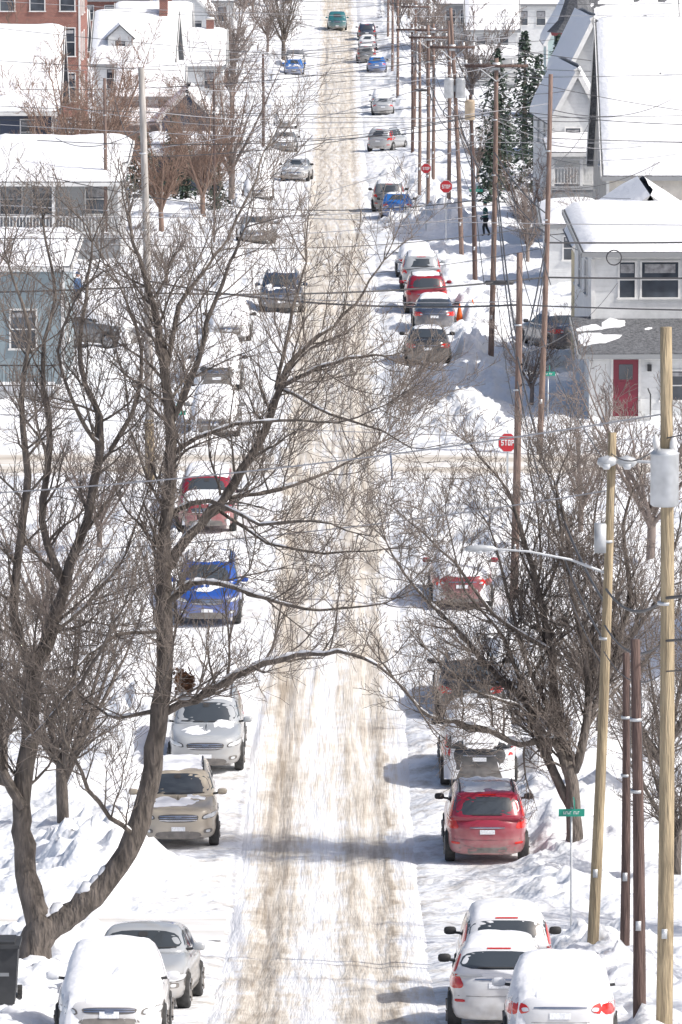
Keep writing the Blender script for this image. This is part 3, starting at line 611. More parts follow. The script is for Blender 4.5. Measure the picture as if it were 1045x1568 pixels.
def slab(mb,A,B,C,D,th,mat):
    A,B,C,D=map(Vector,(A,B,C,D)); n=(B-A).cross(D-A).normalized()
    if n.z<0:n=-n
    lo=[q-n*th for q in(A,B,C,D)]; mb.add([A,B,C,D]+lo,[(0,1,2,3),(7,6,5,4),(0,4,5,1),(1,5,6,2),(2,6,7,3),(3,7,4,0)],mat)
M_curt=M('curtain',(.30,.30,.31),.8,var=.4,vs=4)
M_lat=M('lattice',(.25,.26,.27),.8,var=.3)
def window(mb,gb,x,y,z,w,h,face='f',fm=None):
    fm=fm or trim; t=.07
    def bx(cx,cz,dx,dz,pr,m,tg):
        if face=='f': tg.box((cx,y-pr/2+.01,cz),(dx,pr,dz),m)
        elif face=='b': tg.box((cx,y+pr/2-.01,cz),(dx,pr,dz),m)
        elif face=='l': tg.box((y-pr/2+.01,cx,cz),(pr,dx,dz),m)
        else: tg.box((y+pr/2-.01,cx,cz),(pr,dx,dz),m)
    bx(x,z,w-.02,h-.02,.025,wglass,gb)
    bx(x-w/2,z,t,h+t,.07,fm,mb);bx(x+w/2,z,t,h+t,.07,fm,mb);bx(x,z+h/2,w-t,t,.07,fm,mb);bx(x,z-h/2-.01,w+.16,t,.12,fm,mb);bx(x,z,w-t,.045,.05,fm,mb)
    k=(int(x*7+z*13)%3)*.12
    bx(x,z+h*(.36-k/2),w*.8,h*(.12+k),.032,M_curt,gb)
def house(name,X,d,w,dep,eave,ridge,ax,wall,rot=0,front=(),left=(),right=(),chim=None,porch=None,bare=(0,0),th=.22,seed=1,over=.35,door=None,trimc=None,dormer=None,base=-.8,gut=None):
    e=empty(name,Matrix.Translation((X,d,zg(d)))@Matrix.Rotation(R(rot),4,'Z'))
    wl=MB();rf=MB();sn_=MB();wn=MB();gl=MB(); hw=w/2; b=base; gut=gut or trim
    if ax=='x':
        my=dep/2; prof=[(0,b),(dep,b),(dep,eave),(my,ridge),(0,eave)]
        wl.add([(-hw,y,z) for y,z in prof]+[(hw,y,z) for y,z in prof],[(4,3,2,1,0),(5,6,7,8,9),(0,5,9,4),(1,2,7,6)],wall)
        o=over; sl=(ridge-eave)/my; ze=eave-o*sl+.1
        for yy,s in((-o,1),(dep+o,-1)):
            A=(-hw-o,yy,ze);B=(hw+o,yy,ze);C=(hw+o,my,ridge+.1);D=(-hw-o,my,ridge+.1); slab(rf,A,B,C,D,.14,shingle)
            snow_slab(sn_,A,B,C,D,th,seed,bare[0 if s>0 else 1])
            rf.box((0,yy+s*.02-s*.05,ze-.1),(w+2*o,.06,.2),gut)
        for sx in(-1,1): 
            for yy in(-o,dep+o): slab(rf,(sx*(hw+o+.02),yy,ze+.02),(sx*(hw+o+.06),yy,ze+.02),(sx*(hw+o+.06),my,ridge+.12),(sx*(hw+o+.02),my,ridge+.12),.22,trim)
    elif ax=='y':
        prof=[(-hw,b),(hw,b),(hw,eave),(0,ridge),(-hw,eave)]
        wl.add([(x,0,z) for x,z in prof]+[(x,dep,z) for x,z in prof],[(0,1,2,3,4),(9,8,7,6,5),(1,6,7,2),(0,4,9,5)],wall)
        o=over; sl=(ridge-eave)/hw; ze=eave-o*sl+.1
        for xx,k in((-hw-o,0),(hw+o,1)):
            A=(xx,-o,ze);B=(xx,dep+o,ze);C=(0,dep+o,ridge+.1);D=(0,-o,ridge+.1); slab(rf,A,B,C,D,.14,shingle); snow_slab(sn_,A,B,C,D,th,seed,bare[k])
            slab(rf,(xx,-o-.06,ze+.02),(xx,-o-.02,ze+.02),(0,-o-.02,ridge+.12),(0,-o-.06,ridge+.12),.24,trim)
    else:
        wl.box((0,dep/2,(eave+b)/2),(w,dep,eave-b),wall)
        o=over; A=(-hw-o,-o,eave+.1);B=(hw+o,-o,eave+.1);C=(hw+o,dep+o,ridge);D=(-hw-o,dep+o,ridge); slab(rf,A,B,C,D,.18,shingle); snow_slab(sn_,A,B,C,D,th,seed,bare[0])
        rf.box((0,-o-.06,eave),(w+2*o+.1,.1,.16),gut)
        for sx in(-1,1): slab(rf,(sx*(hw+o+.02),-o,eave+.08),(sx*(hw+o+.08),-o,eave+.08),(sx*(hw+o+.08),dep+o,ridge-.02),(sx*(hw+o+.02),dep+o,ridge-.02),.18,gut)
    for sx in(-1,1): wl.box((sx*(hw+.0),-.01,(eave+b)/2-.1),(.14,.06,eave-b-.2),trim)
    for (x,z,ww,h) in front: window(wn,gl,x,0,z,ww,h,'f',trimc)
    for (x,z,ww,h) in left: window(wn,gl,x,-hw,z,ww,h,'l',trimc)
    for (x,z,ww,h) in right: window(wn,gl,x,hw,z,ww,h,'r',trimc)
    if door:
        x,zd,m=door; wn.box((x,-.03,zd+1.02),(.92,.06,2.04),m); 
        for sx in(-.5,.5): wn.box((x+sx,-.04,zd+1.05),(.09,.1,2.2),trim)
        wn.box((x,-.04,zd+2.15),(1.2,.12,.12),trim); gl.box((x,-.065,zd+1.6),(.5,.02,.55),wglass)
        for q in(.45,1.05): wn.box((x,-.065,zd+q),(.6,.02,.4),m)
        wn.box((x,-.6,zd-.1),(1.6,1.2,.2),W['grey']); wn.box((x,-1.3,zd-.28),(1.6,.35,.2),W['grey'])
        for sx in(-.8,.8):
            wn.tube([Vector((x+sx,-1.15,zd)),Vector((x+sx,-1.15,zd+.9)),Vector((x+sx,-.1,zd+1.0))],[.025]*3,6,blackp)
        wn.box((x+.85,-.1,zd+1.75),(.14,.16,.24),blackp)
    if chim:
        cx,cy,ch=chim; rf.box((cx,cy,ch-1.2),(.6,.6,2.4),W['brick']); rf.box((cx,cy,ch+.04),(.7,.7,.1),W['cream']); sn_.box((cx,cy,ch+.13),(.6,.6,.1),snow2)
    if porch:
        x0,x1,pd,dz,rz=porch; n=max(2,int((x1-x0)/2.2)); 
        rf.box(((x0+x1)/2,-pd/2,dz-.1),(x1-x0,pd,.18),W['grey']); rf.box(((x0+x1)/2,-pd+.1,dz/2-.5),(x1-x0-.1,.1,dz+.7),M_lat)
        for k in range(n+1):
            x=x0+.1+(x1-x0-.2)*k/n; rf.box((x,-pd+.1,(dz+rz)/2),(.15,.15,rz-dz),trim)
        rf.box(((x0+x1)/2,-pd+.1,dz+.92),(x1-x0-.3,.07,.06),trim); rf.box(((x0+x1)/2,-pd+.1,dz+.14),(x1-x0-.3,.06,.05),trim)
        k=x0+.2
        while k<x1-.15: rf.box((k,-pd+.1,dz+.53),(.04,.04,.73),trim); k+=.16
        A=(x0-.25,-pd-.25,rz+.15);B=(x1+.25,-pd-.25,rz+.15);C=(x1+.25,0,rz+.75);D=(x0-.25,0,rz+.75); slab(rf,A,B,C,D,.12,shingle); snow_slab(sn_,A,B,C,D,th+.05,seed+9)
        rf.box(((x0+x1)/2,-pd-.2,rz+.02),(x1-x0+.4,.08,.2),trim)
    if dormer:
        dx,dy,dzz,dw,dh=dormer
        wl.box((dx,dy+1,dzz+dh/2),(dw,2,dh),wall); window(wn,gl,dx,dy,dzz+dh*.5,dw*.45,dh*.6,'f')
        for s in(-1,1):
            A=(dx+s*(dw/2+.2),dy-.2,dzz+dh-.1);B=(dx+s*(dw/2+.2),dy+2.6,dzz+dh-.1);C=(dx,dy+2.6,dzz+dh+dw*.5);D=(dx,dy-.2,dzz+dh+dw*.5); slab(rf,A,B,C,D,.1,shingle); snow_slab(sn_,A,B,C,D,.18,seed+4)
        wl.add([(dx-dw/2,dy,dzz+dh),(dx+dw/2,dy,dzz+dh),(dx,dy,dzz+dh+dw*.45)],[(0,1,2)],wall)
    wl.obj('walls',e,False); rf.obj('roof_and_porch',e,False); sn_.obj('roof_snow',e); wn.obj('window_frames',e,False); gl.obj('window_panes',e,False)
    return e
gutd=M('gutter_grey',(.25,.26,.27),.5)
e=house('white_house',13.4,214,8.4,9,5.9,6.8,'flat',W['white'],rot=2,front=[(-2.95,4.95,.62,1.35),(-1.75,4.95,1.4,1.35),(-.55,4.95,.62,1.35),(1.0,4.95,.9,1.3),(2.6,4.95,.9,1.3)],left=[(3,4.8,.9,1.3),(6,4.8,.9,1.3),(3,1.8,.9,1.3)],seed=3,th=.3,over=.4,gut=gutd)
f=house('front_room',13.3,210.6,8.6,3.2,2.55,3.6,'flat',W['white'],rot=2,front=[(-1.3,1.45,.95,1.1),(1.2,1.45,.9,1.2)],door=(-3.05,.35,doorred),seed=8,bare=(.62,0),over=.45,gut=gutd)
bpy.context.view_layer.update(); mw=f.matrix_world.copy(); f.parent=e; f.matrix_parent_inverse=e.matrix_world.inverted(); f.matrix_world=mw
house('yellow_house',11.9,226,5.4,8,5.2,7.0,'y',W['yellow'],front=[(-2,4.3,.8,1.2),(0,4.3,.8,1.2)],left=[(3,4,.8,1.2)],seed=4)
house('cream_house',17.2,284,8.6,9,4.7,11.6,'x',W['cream'],rot=2,front=[(1.4,3.0,.9,1.4),(3,3,.9,1.4)],left=[(4.5,5.2,.9,1.3),(3,2,.9,1.3),(6,2,.9,1.3)],seed=5,bare=(.24,0),chim=(3,5,12.6),over=.3,gut=gutd)
house('white_house',12.0,299,2.6,9,6.6,9.0,'y',W['white'],rot=4,front=[(-.2,5.4,.8,1.3),(-.2,2.2,.8,1.4)],left=[(3,5.6,.8,1.3),(6,5.6,.8,1.3)],porch=(-1.5,1.6,1.8,3.2,4.8),seed=6,over=.25,gut=gutd)
house('grey_house',13.6,318,3.0,9,8.2,11.2,'y',W['grey'],rot=3,front=[(0,7,.8,1.3)],seed=7,over=.25)
house('white_house',10.6,268,2.4,5,2.9,3.6,'flat',W['white'],front=[(0,1.9,.9,1.1)],seed=31,over=.25,gut=gutd)
mr1=M('trim_maroon',(.25,.03,.04),.6)
e=house('victorian_house',19.5,405,7,9,8.2,12.5,'x',W['teal'],front=[(-1.5,6.5,.9,1.6),(1,6.5,.9,1.6),(-1.5,3,.9,1.6)],seed=9,bare=(.5,0),trimc=mr1)
tb=MB(); 
tb.tube([Vector((-3.3,-.3,-.5)),Vector((-3.3,-.3,8.6))],[1.55,1.55],8,W['teal'])
for z in(5.0,8.55): tb.tube([Vector((-3.3,-.3,z)),Vector((-3.3,-.3,z+.25))],[1.72,1.8],8,mr1,True)
tb.tube([Vector((-3.3,-.3,8.8)),Vector((-3.3,-.3,9.6)),Vector((-3.3,-.3,13.2))],[2.05,1.3,.03],8,shingle,True)
tw=MB();tg=MB()
for k,zz in enumerate((3.4,7.0)):
    for a in(-1,0,1):
        an=a*math.pi/4; c=Vector((-3.3+math.sin(an)*1.46,-.3-math.cos(an)*1.46,zz)); Mx=Matrix.Translation(c)@Matrix.Rotation(an,4,'Z')
        tw.box((0,0,0),(.95,.12,1.7),mr1,Mx); tg.box((0,-.07,0),(.72,.05,1.45),wglass,Mx)
tb.obj('turret',e,False); tw.obj('turret_frames',e,False); tg.obj('turret_panes',e,False)
house('white_house',13.4,520,4.2,8,5.2,7.6,'x',W['white'],front=[(-1,3.9,.8,1.4),(1,3.9,.8,1.4)],porch=(-2,2,2,.6,2.8),seed=10,gut=gutd)
house('pale_house',18.2,470,3.5,8,6.5,9.5,'y',W['lteal'],front=[(0,5,.9,1.4)],seed=11)
for X,d,w,ea,ri,ax,c in [(27,500,8,5.5,8.5,'x','white'),(30,430,9,6,9,'x','cream'),(26,370,8,6,9.5,'y','grey'),(24,240,8,5.5,9,'x','white'),(28,560,9,6,9,'y','bluegrey'),(19,560,6,5.5,8,'x','white'),(26,160,9,6,9,'x','cream'),(17,155,8,5,8,'x','grey'),(24,620,8,6,9,'x','white'),(16,600,6,5,8,'y','white'),(12,570,5,5,7.5,'x','grey'),(11,660,6,5,8,'x','white'),(20,660,6,5,8,'y','brick'),
   (-27,500,9,6,9,'x','white'),(-24,455,8,6,9,'x','grey'),(-16,500,6,5.2,8,'x','white'),(-15,545,6,5.4,8.4,'y','white'),(-22,560,7,6,9,'x','brick'),(-30,380,9,6,9,'x','white'),(-24,240,8,6,9,'y','white'),(-18,160,8,5.5,8,'x','cream'),(-28,620,9,6,9,'x','white'),(-18,600,7,6,9,'y','cream'),(-13,575,5,5,7.5,'x','white'),(-24,660,7,5,8,'x','brick')]:
    house('family_house',X,d,w,9,ea,ri,ax,W[c],front=[(-w*.28,ea-1.4,.9,1.4),(0,ea-1.4,.9,1.4),(w*.28,ea-1.4,.9,1.4),(-w*.28,1.6,.9,1.4),(w*.28,1.6,.9,1.4)],left=[(3,ea-1.4,.9,1.4)],right=[(3,ea-1.4,.9,1.4),(6,ea-1.4,.9,1.4)],porch=(-w*.4,w*.4,2,.5,2.8) if w>7 else None,seed=int(abs(X)+d),chim=(w*.2,5,ri+.8),gut=gutd)
house('blue_grey_house',-13.2,221,5.4,9,4.7,5.2,'flat',W['bluegrey'],front=[(1.2,2.4,1.0,1.5),(-1.2,2.4,1,1.5)],right=[(3,2.4,1,1.4)],seed=12,th=.32,over=.3,gut=trim)
pb=MB(); pb.box((-0,0,.3),(5.6,1.9,.5),W['grey']); pb.box((0,0,.62),(5.4,1.7,.16),snow2)
for y in(-.9,):
    pb.box((0,y,1.5),(5.6,.05,.05),blackp); pb.box((0,y,.75),(5.6,.04,.04),blackp); k=-2.8
    while k<=2.8: pb.box((k,y,1.1),(.025,.025,.75),blackp); k+=.14
pb.obj('porch_railing',None,False,Matrix.Translation((-13.4,217.5,zg(217.5))))
house('porch_house',-14.0,288,6.4,7,4.7,5.4,'flat',W['grey'],front=[(-2.2,3.0,1.1,1.5),(-.6,3.0,1.1,1.5),(2,3.0,1.1,1.5)],porch=(-3.3,3.3,2.4,1.4,3.9),seed=13,th=.3)
house('navy_house',-18.6,330,4.8,9,6.1,10.2,'x',W['navy'],front=[(-1,4.6,.8,1.4),(1,4.6,.8,1.4)],right=[(3,4.6,.8,1.4)],seed=14,over=.5,porch=(-2.3,2.3,2,.8,3.2))
house('brick_building',-20.2,392,5.6,12,13.4,14,'flat',W['brick'],front=[(x,z,1,1.9) for x in(-2,0,2) for z in(11.4,8.4,5.4,2.4)],right=[(x,z,1,1.8) for x in(3,6) for z in(11,8,5)],seed=15)
house('white_house',-15.2,430,5.6,9,6.0,9.4,'x',W['white'],rot=-2,front=[(-1.5,4.8,.9,1.5),(1,4.8,.9,1.5)],seed=16,chim=(2,4,10.4),dormer=(-1,1,6.4,1.8,1.4),gut=gutd)
house('white_house',-13.2,405,4.2,8,4.4,6.2,'x',W['white'],front=[(-1,3.4,.8,1.3),(1,3.4,.8,1.3)],seed=17,porch=(-2,2,2,.4,2.6),gut=gutd)
house('small_garage',-10.4,398,3.6,6,3.2,5.0,'y',W['navy'],front=[(0,2,.9,1.0)],seed=18)
house('white_house',-11.2,455,4,8,5,7.4,'x',W['white'],front=[(-1,3.8,.8,1.3),(1,3.8,.8,1.3)],seed=19,chim=(1,4,8.3),gut=gutd)
house('small_garage',-9.3,352,4.2,5,2.6,3.4,'x',W['navy'],seed=20)
# ------------------------------------------------------------------ poles
ATT={}
def pole(key,X,d,h,r,mat,tx=0.,arm=None,trans=None,base2=None,ty=0.):
    mb=MB(); n=8; top=Vector((tx,ty,h)); B0=Vector((0,0,-.5))
    pts=[B0.lerp(top,k/n)+Vector((.012*h*math.sin(k/n*3.1)*(.3),0,0)) for k in range(n+1)]
    mb.tube(pts,[r*(1-.32*k/n) for k in range(n+1)],16,mat,True)
    e=empty('utility_pole',Matrix.Translation((X,d,zg(d)))); 
    if base2: mb.tube([Vector((0,0,-.4)),Vector((tx*base2[0]/h,0,base2[0]))],[r+.015,r+.01],16,base2[1],True)
    mb.obj('shaft',e)
    hw=MB(); at=lambda z:B0.lerp(top,(z+.5)/(h+.5))
    if arm:
        for z,l in arm:
            c=at(z); hw.box((c.x,c.y-.14,c.z),(l,.1,.12),woodD); hw.box((c.x,c.y-.08,c.z-.02),(.3,.14,.3),metalG)
            for s in(-1,1):
                hw.tube([c+Vector((s*l*.3,-.16,-.03)),c+Vector((0,-.12,-.6))],[.02,.02],6,metalG)
                for q in(.95,.5): hw.tube([c+Vector((s*l/2*q,-.14,.06)),c+Vector((s*l/2*q,-.14,.12)),c+Vector((s*l/2*q,-.14,.16)),c+Vector((s*l/2*q,-.14,.24))],[.02,.06,.04,.05],8,trim,True)
    for (z,sx,m,sc_) in (trans or []):
        c=at(z)+Vector((sx,-.12,0)); R_=.27*sc_; hh=.95*sc_
        hw.tube([c+Vector((0,0,-hh/2-.03)),c+Vector((0,0,-hh/2)),c+Vector((0,0,hh/2)),c+Vector((0,0,hh/2+.02)),c+Vector((0,0,hh/2+.09))],[R_*.85,R_,R_,R_*1.06,R_*.6],18,m,True)
        hw.box((c.x-sx/2,c.y+.05,c.z),(abs(sx),.08,.3),metalG)
        for s in(-1,1): hw.tube([c+Vector((s*.12,0,hh/2+.05)),c+Vector((s*.14,0,hh/2+.2)),c+Vector((s*.15,0,hh/2+.32))],[.05,.06,.025],8,trim,True)
    for z in (h*.62,h*.8): c=at(z); hw.tube([c-Vector((0,0,.025)),c+Vector((0,0,.025))],[r*.9,r*.9],14,metalG,True)
    c=at(1.9); hw.box((c.x,c.y-r*.95,c.z),(.09,.02,.16),metalG)
    hw.tube([at(h*.25)+Vector((r*.95,-.03,0)),at(h*.9)+Vector((r*.72,-.03,0))],[.014,.014],5,wirem)
    hw.obj('hardware',e)
    ATT[key]=lambda z,dx=0,e=e,X=X,d=d:Vector((X,d,zg(d)))+at(min(z,h))+Vector((dx,-.14 if dx else 0,0))
    return e,at
pole('P1',5.27,94,11.8,.14,woodY,-.05,trans=[(9.35,-.02,metalG,.85)])
e2,at2=pole('P2',4.80,111,10.4,.115,woodY,.36)
pole('P3',4.98,96,6.7,.115,woodD,-.12); pole('P4',5.4,110,6.2,.1,woodD,0.)
pole('P5',4.97,168,10.4,.125,woodB,.15); pole('P6',6.85,202,13.2,.11,woodB,.35)
pole('P7',5.9,231,12.1,.12,woodB,.2,arm=[(11.8,2.5)]); pole('P8',6.15,268,8.9,.12,woodD,-.25,trans=[(8.2,-.05,metalT,.85)])
pole('P9',5.92,286,12.4,.12,woodB,-.6,arm=[(10.5,2.2)],trans=[(8.5,-.25,metalG,.9),(8.5,.3,metalG,.9)])
pole('P10',5.9,322,11,.12,woodB); pole('P11',4.95,335,10.5,.12,woodB,arm=[(9.8,2.2)],); pole('P12',4.6,345,9.5,.11,woodB)
pole('P13',4.95,407,9.3,.12,woodD,-.05,arm=[(8.9,2.2)]); pole('P14',4.8,500,10,.13,woodB,arm=[(9.6,2.2)]); pole('P15',4.7,540,10,.13,woodB,arm=[(9.6,2.2)]); pole('P16',4.7,590,10,.13,woodB,arm=[(9.6,2.2)])
pole('P17',5.8,370,10,.12,woodB,arm=[(9.6,2.2)]); pole('P18',5.6,450,10,.12,woodB,.1,arm=[(9.6,2.2)])
pole('L1',-6.3,193,14,.15,woodG,-.25,base2=(2.4,woodY)); pole('L2',-11.5,286,9,.1,woodB); pole('L3',-5.5,415,7,.12,woodD); pole('L4',-6.5,300,8.5,.06,woodD)
lm=MB(); a=at2(7.7); pts=[a,a+Vector((-.7,-.1,.28)),a+Vector((-1.5,-.2,.45)),a+Vector((-2.1,-.25,.5))]
lm.tube(pts,[.03,.025,.022,.022],8,metalG); 
def cobra(mb,c,dx,s=1.):
    mb.tube([c+Vector((dx*k,0,z*s)) for k,z in((0,0),(.08,.02),(.3,.02),(.55,.0),(.62,-.02))],[.03*s,.08*s,.12*s,.09*s,.02*s],12,metalG,True); mb.tube([c+Vector((dx*.33,0,-.02)),c+Vector((dx*.33,0,-.13*s))],[.12*s,.06*s],12,whl,True)
cobra(lm,pts[-1],-1,.65)
b=at2(9.85); lm.tube([b,b+Vector((.35,-.1,.02)),b+Vector((1.2,-.1,-.02))],[.03,.03,.03],8,metalG); cobra(lm,b+Vector((.1,-.16,.0)),-.6); cobra(lm,b+Vector((.1,-.16,.0)),.6)
lm.box((at2(8.4).x-.16,-.16,8.4),(.22,.2,.55),metalG)
lm.obj('street_lamp_arms',e2)
# ------------------------------------------------------------------ wires
wi=MB(); wl2=MB()
def wire(p,q,sag,r=.014,dark=True):
    n=18; pts=[]
    for k in range(n+1):
        t=k/n; v=p.lerp(q,t); v.z-=sag*4*t*(1-t); pts.append(v)
    (wi if dark else wl2).tube(pts,[r]*(n+1),4,wirem if dark else wirel)
A=ATT; G=lambda X,d,z:Vector((X,d,zg(d)+z))
chain=['P5','P7','P9','P11','P17','P13','P18','P14','P15','P16']
for a,b in zip(chain,chain[1:]):
    for z,dx,s,r in [(9.5,-1.0,.5,.014),(9.5,.9,.55,.014),(9.6,.3,.5,.014),(7.2,.12,.7,.03),(6.6,.12,.8,.025),(6.0,-.1,.9,.014)]: wire(A[a](z,dx),A[b](z,dx),s,r*(1 if a in('P5','P7','P9') else 1.2))
for z,s,r in [(10,.6,.012),(7.4,.8,.028),(6.7,.9,.022),(6.2,.9,.012)]:
    wire(A['P1'](z),A['P2'](z),s*.4,r); wire(A['P2'](z-.3),A['P5'](z),s,r); wire(A['P5'](z),A['P6'](z),s*.6,r)
    wire(A['P6'](z+1),A['P7'](z+1),s*.3,r); wire(A['P1'](z),G(12,60,z+3),.5,r)
wire(A['L1'](7.0),A['P5'](8.9),.35,.03); wire(A['L1'](6.6),A['P6'](6.2),.25,.03); wire(A['L1'](8.2),A['P6'](8.0),.4,.014); wire(A['L1'](12.6),A['P6'](12.2),.5,.012,False); wire(A['L1'](13.4),A['P7'](11.8),.5,.012,False)
wire(A['L1'](6.8),G(-30,193,7.2),.4,.03); wire(A['L1'](8.4),G(-30,200,9),.4,.014); wire(A['P6'](6.2),G(30,204,6.8),.3,.03); wire(A['P6'](7.4),G(30,204,8.2),.3,.03); wire(A['P6'](11),G(30,206,11),.3,.014)
wire(A['P5'](8.9),G(26,166,9.4),.3,.02)
for (k,z,X,d,h,dk) in [('P7',9,-13,224,4.6,0),('P7',10,-11,290,5,1),('P9',9,-11,290,5.2,0),('P9',7,-9,352,3.4,1),('P7',7,10,214,5.6,1),('P7',8,12,226,7,0),('P9',8,13,286,7,1),('P9',9,12,300,8,1),('P10',9,14,318,8,0),('P10',10,18,405,9,1),('P11',9,-12,405,5,0),('P13',8,-12,405,5,1),('P13',8.5,15,470,7,0),('P5',9,-12,222,4.8,0),('P5',7.5,10,212,5,1),('P6',12,16,285,8,1),('P6',10,13,300,7,1),('P8',8,11,300,6,1),('P2',9.3,-14,128,7.5,0),('P1',10.4,-16,118,9,0),('P11',8.5,13,318,8.5,1),('P17',9,-14,430,7,0),('P9',10,-18,330,7,1),('L1',12,-14,288,6,1),('L1',10,-13,224,5,1),('L1',11,-11,286,8,1),('P9',11,22,300,9,1),('P10',10.6,-17,330,8,0),('P7',11.5,22,240,9,1),('P8',8.5,22,262,8,1)]:
    wire(A[k](z),G(X,d,h),.5,.013 if d<260 else .017,bool(dk))
for (X0,d0,h0,X1,d1,h1,s,dk) in [(-25,262,11.5,30,270,10.5,1.2,1),(-25,300,12,30,290,9,1.0,1),(-25,310,12.8,30,318,12,1.,0),(-25,250,9.2,30,244,8.4,.9,0),(-25,350,13,30,340,12,.9,1),(-25,303,6.5,30,303,7,.6,1),(-30,180,12.2,30,172,11.2,1.1,0),(-25,150,9.8,30,146,8.6,1,0),(-25,400,11,30,390,10,.8,1),(-25,440,11,30,452,12,.8,0),(-25,272,8.8,30,280,8.0,.9,1)]:
    wire(Vector((X0,d0,zg(d0)+h0)),Vector((X1,d1,zg(d1)+h1)),s,.013,bool(dk))
wr=random.Random(77); pk=['P6','P7','P8','P9','P10','P11','P12','P17','P13','P18','P14']
for k in range(44):
    p_=wr.choice(pk); z=wr.uniform(5.5,8.5); q0=A[p_](z); side=-1 if wr.random()<.6 else 1
    d1=q0.y+wr.uniform(-14,22); wire(q0,G(side*wr.uniform(10,16),d1,wr.uniform(4,8)),wr.uniform(.2,.9),wr.choice((.010,.013,.018)),wr.random()<.5)
for p in [A['P6'](6.2).lerp(A['L1'](6.6),.13)-Vector((0,0,.12)),A['P5'](7.0).lerp(A['P7'](7.2),.5)-Vector((0,0,.7)),A['P11'](7.)-Vector((.4,0,.2))]:
    wi.tube([p-Vector((.35,0,0)),p-Vector((.3,0,0)),p+Vector((.3,0,0)),p+Vector((.35,0,0))],[.03,.08,.08,.03],10,wirem,True)
def loop(c,r,t): 
    wi.tube([c+Vector((r*math.cos(a*.3142),0,r*math.sin(a*.3142))) for a in range(21)],[t]*21,5,wirem)
loop(Vector((9.6,206,zg(206)+6.5)),.26,.025); loop(Vector((6.1,333,zg(333)+5.6)),.3,.03)
wi.obj('utility_wires'); wl2.obj('service_wires')
# ------------------------------------------------------------------ signs
GL={'S':["111","100","111","001","111"],'T':["111","010","010","010","010"],'O':["111","101","101","101","111"],'P':["111","101","111","100","100"]}
def stop(X,d,h=2.3,rot=0,r=.38):
    e=empty('stop_sign',Matrix.Translation((X,d,zg(d)))@Matrix.Rotation(rot,4,'Z')); mb=MB(); mb.box((0,0,h/2+.1),(.06,.05,h+.6),metalG); mb.obj('post',e,False)
    s=MB(); o=math.pi/8
    for rr_,y,m in((r,-.04,signw),(r*.93,-.052,stopred)):
        s.tube([Vector((0,y+.01,h)),Vector((0,y,h))],[rr_,rr_],8,m,True)
    ob=s.obj('plate',e,False); ob.matrix_local=Matrix.Translation((0,0,h))@Matrix.Rotation(o,4,'Y')@Matrix.Translation((0,0,-h))
    t=MB(); px=r*.075
    for i,ch in enumerate("STOP"):
        for a,row in enumerate(GL[ch]):
            for b,c in enumerate(row):
                if c=='1': t.box(((i-1.5)*px*4.4+(b-1)*px*1.15,-.056,h+(2-a)*px*1.5),(px*1.1,.006,px*1.45),signw)
    t.obj('lettering',e,False)
stop(5.35,187.5,2.35,r=.33); stop(5.3,296,3.2,r=.34); stop(4.45,307,3.6,r=.28)
def street_sign(X,d,h,w=.75):
    e=empty('street_name_sign',Matrix.Translation((X,d,zg(d)))); mb=MB(); mb.tube([Vector((0,0,-.2)),Vector((0,0,h+.1))],[.022,.022],8,metalG,True); mb.obj('post',e)
    s=MB(); s.box((0,-.05,h),(w,.02,.15),signg); s.box((.05,.0,h+.19),(.02,w,.15),signg); s.obj('blades',e,False)
    t=MB(); x=-w*.3
    for k in range(8):
        if k!=4:
            t.box((x,-.064,h),(.012,.006,.06),signw)
            t.box((x+.017,-.064,h+(.024 if k%2 else -.02)),(.02,.006,.012),signw)
        x+=w*.078
    t.obj('lettering',e,False)
street_sign(4.62,116,2.75,.52); street_sign(6.9,300,2.8,.7); street_sign(-5.4,190,3.0,.7); street_sign(7.3,206,2.4,.5)
for X,d in[(5.0,247),(5.6,249)]:
    e=empty('traffic_cone',Matrix.Translation((X,d,zg(d)+.3))); mb=MB(); orange=M('cone_orange',(.75,.14,.03),.6)
    mb.tube([Vector((0,0,.03)),Vector((0,0,.3)),Vector((0,0,.31)),Vector((0,0,.45)),Vector((0,0,.46)),Vector((0,0,.75))],[.16,.11,.11,.08,.08,.025],14,orange,True); mb.box((0,0,.0),(.38,.38,.05),orange); mb.obj('cone',e)
e=empty('wheeled_bin',Matrix.Translation((-5.85,99.3,zg(99.3)+.35))); mb=MB(); bm_=M('bin_plastic',(.04,.042,.045),.5,var=.2)
vs=[(-.24,-.28,0),(.24,-.28,0),(.24,.28,0),(-.24,.28,0),(-.31,-.36,1.0),(.31,-.36,1.0),(.31,.38,1.0),(-.31,.38,1.0)]
mb.add(vs,[(3,2,1,0),(0,1,5,4),(1,2,6,5),(2,3,7,6),(3,0,4,7),(4,5,6,7)],bm_); mb.box((0,-.01,1.03),(.68,.82,.06),bm_); mb.box((0,-.02,1.08),(.5,.6,.05),bm_); mb.box((0,-.31,.6),(.3,.03,.2),gutd)
for s in(-1,1): mb.tube([Vector((s*.26,.3,.1)),Vector((s*.34,.3,.1))],[.12,.12],14,rubber,True)
mb.tube([Vector((-.28,.42,1.0)),Vector((.28,.42,1.0))],[.02,.02],8,bm_,True); mb.obj('bin_body',e,False)
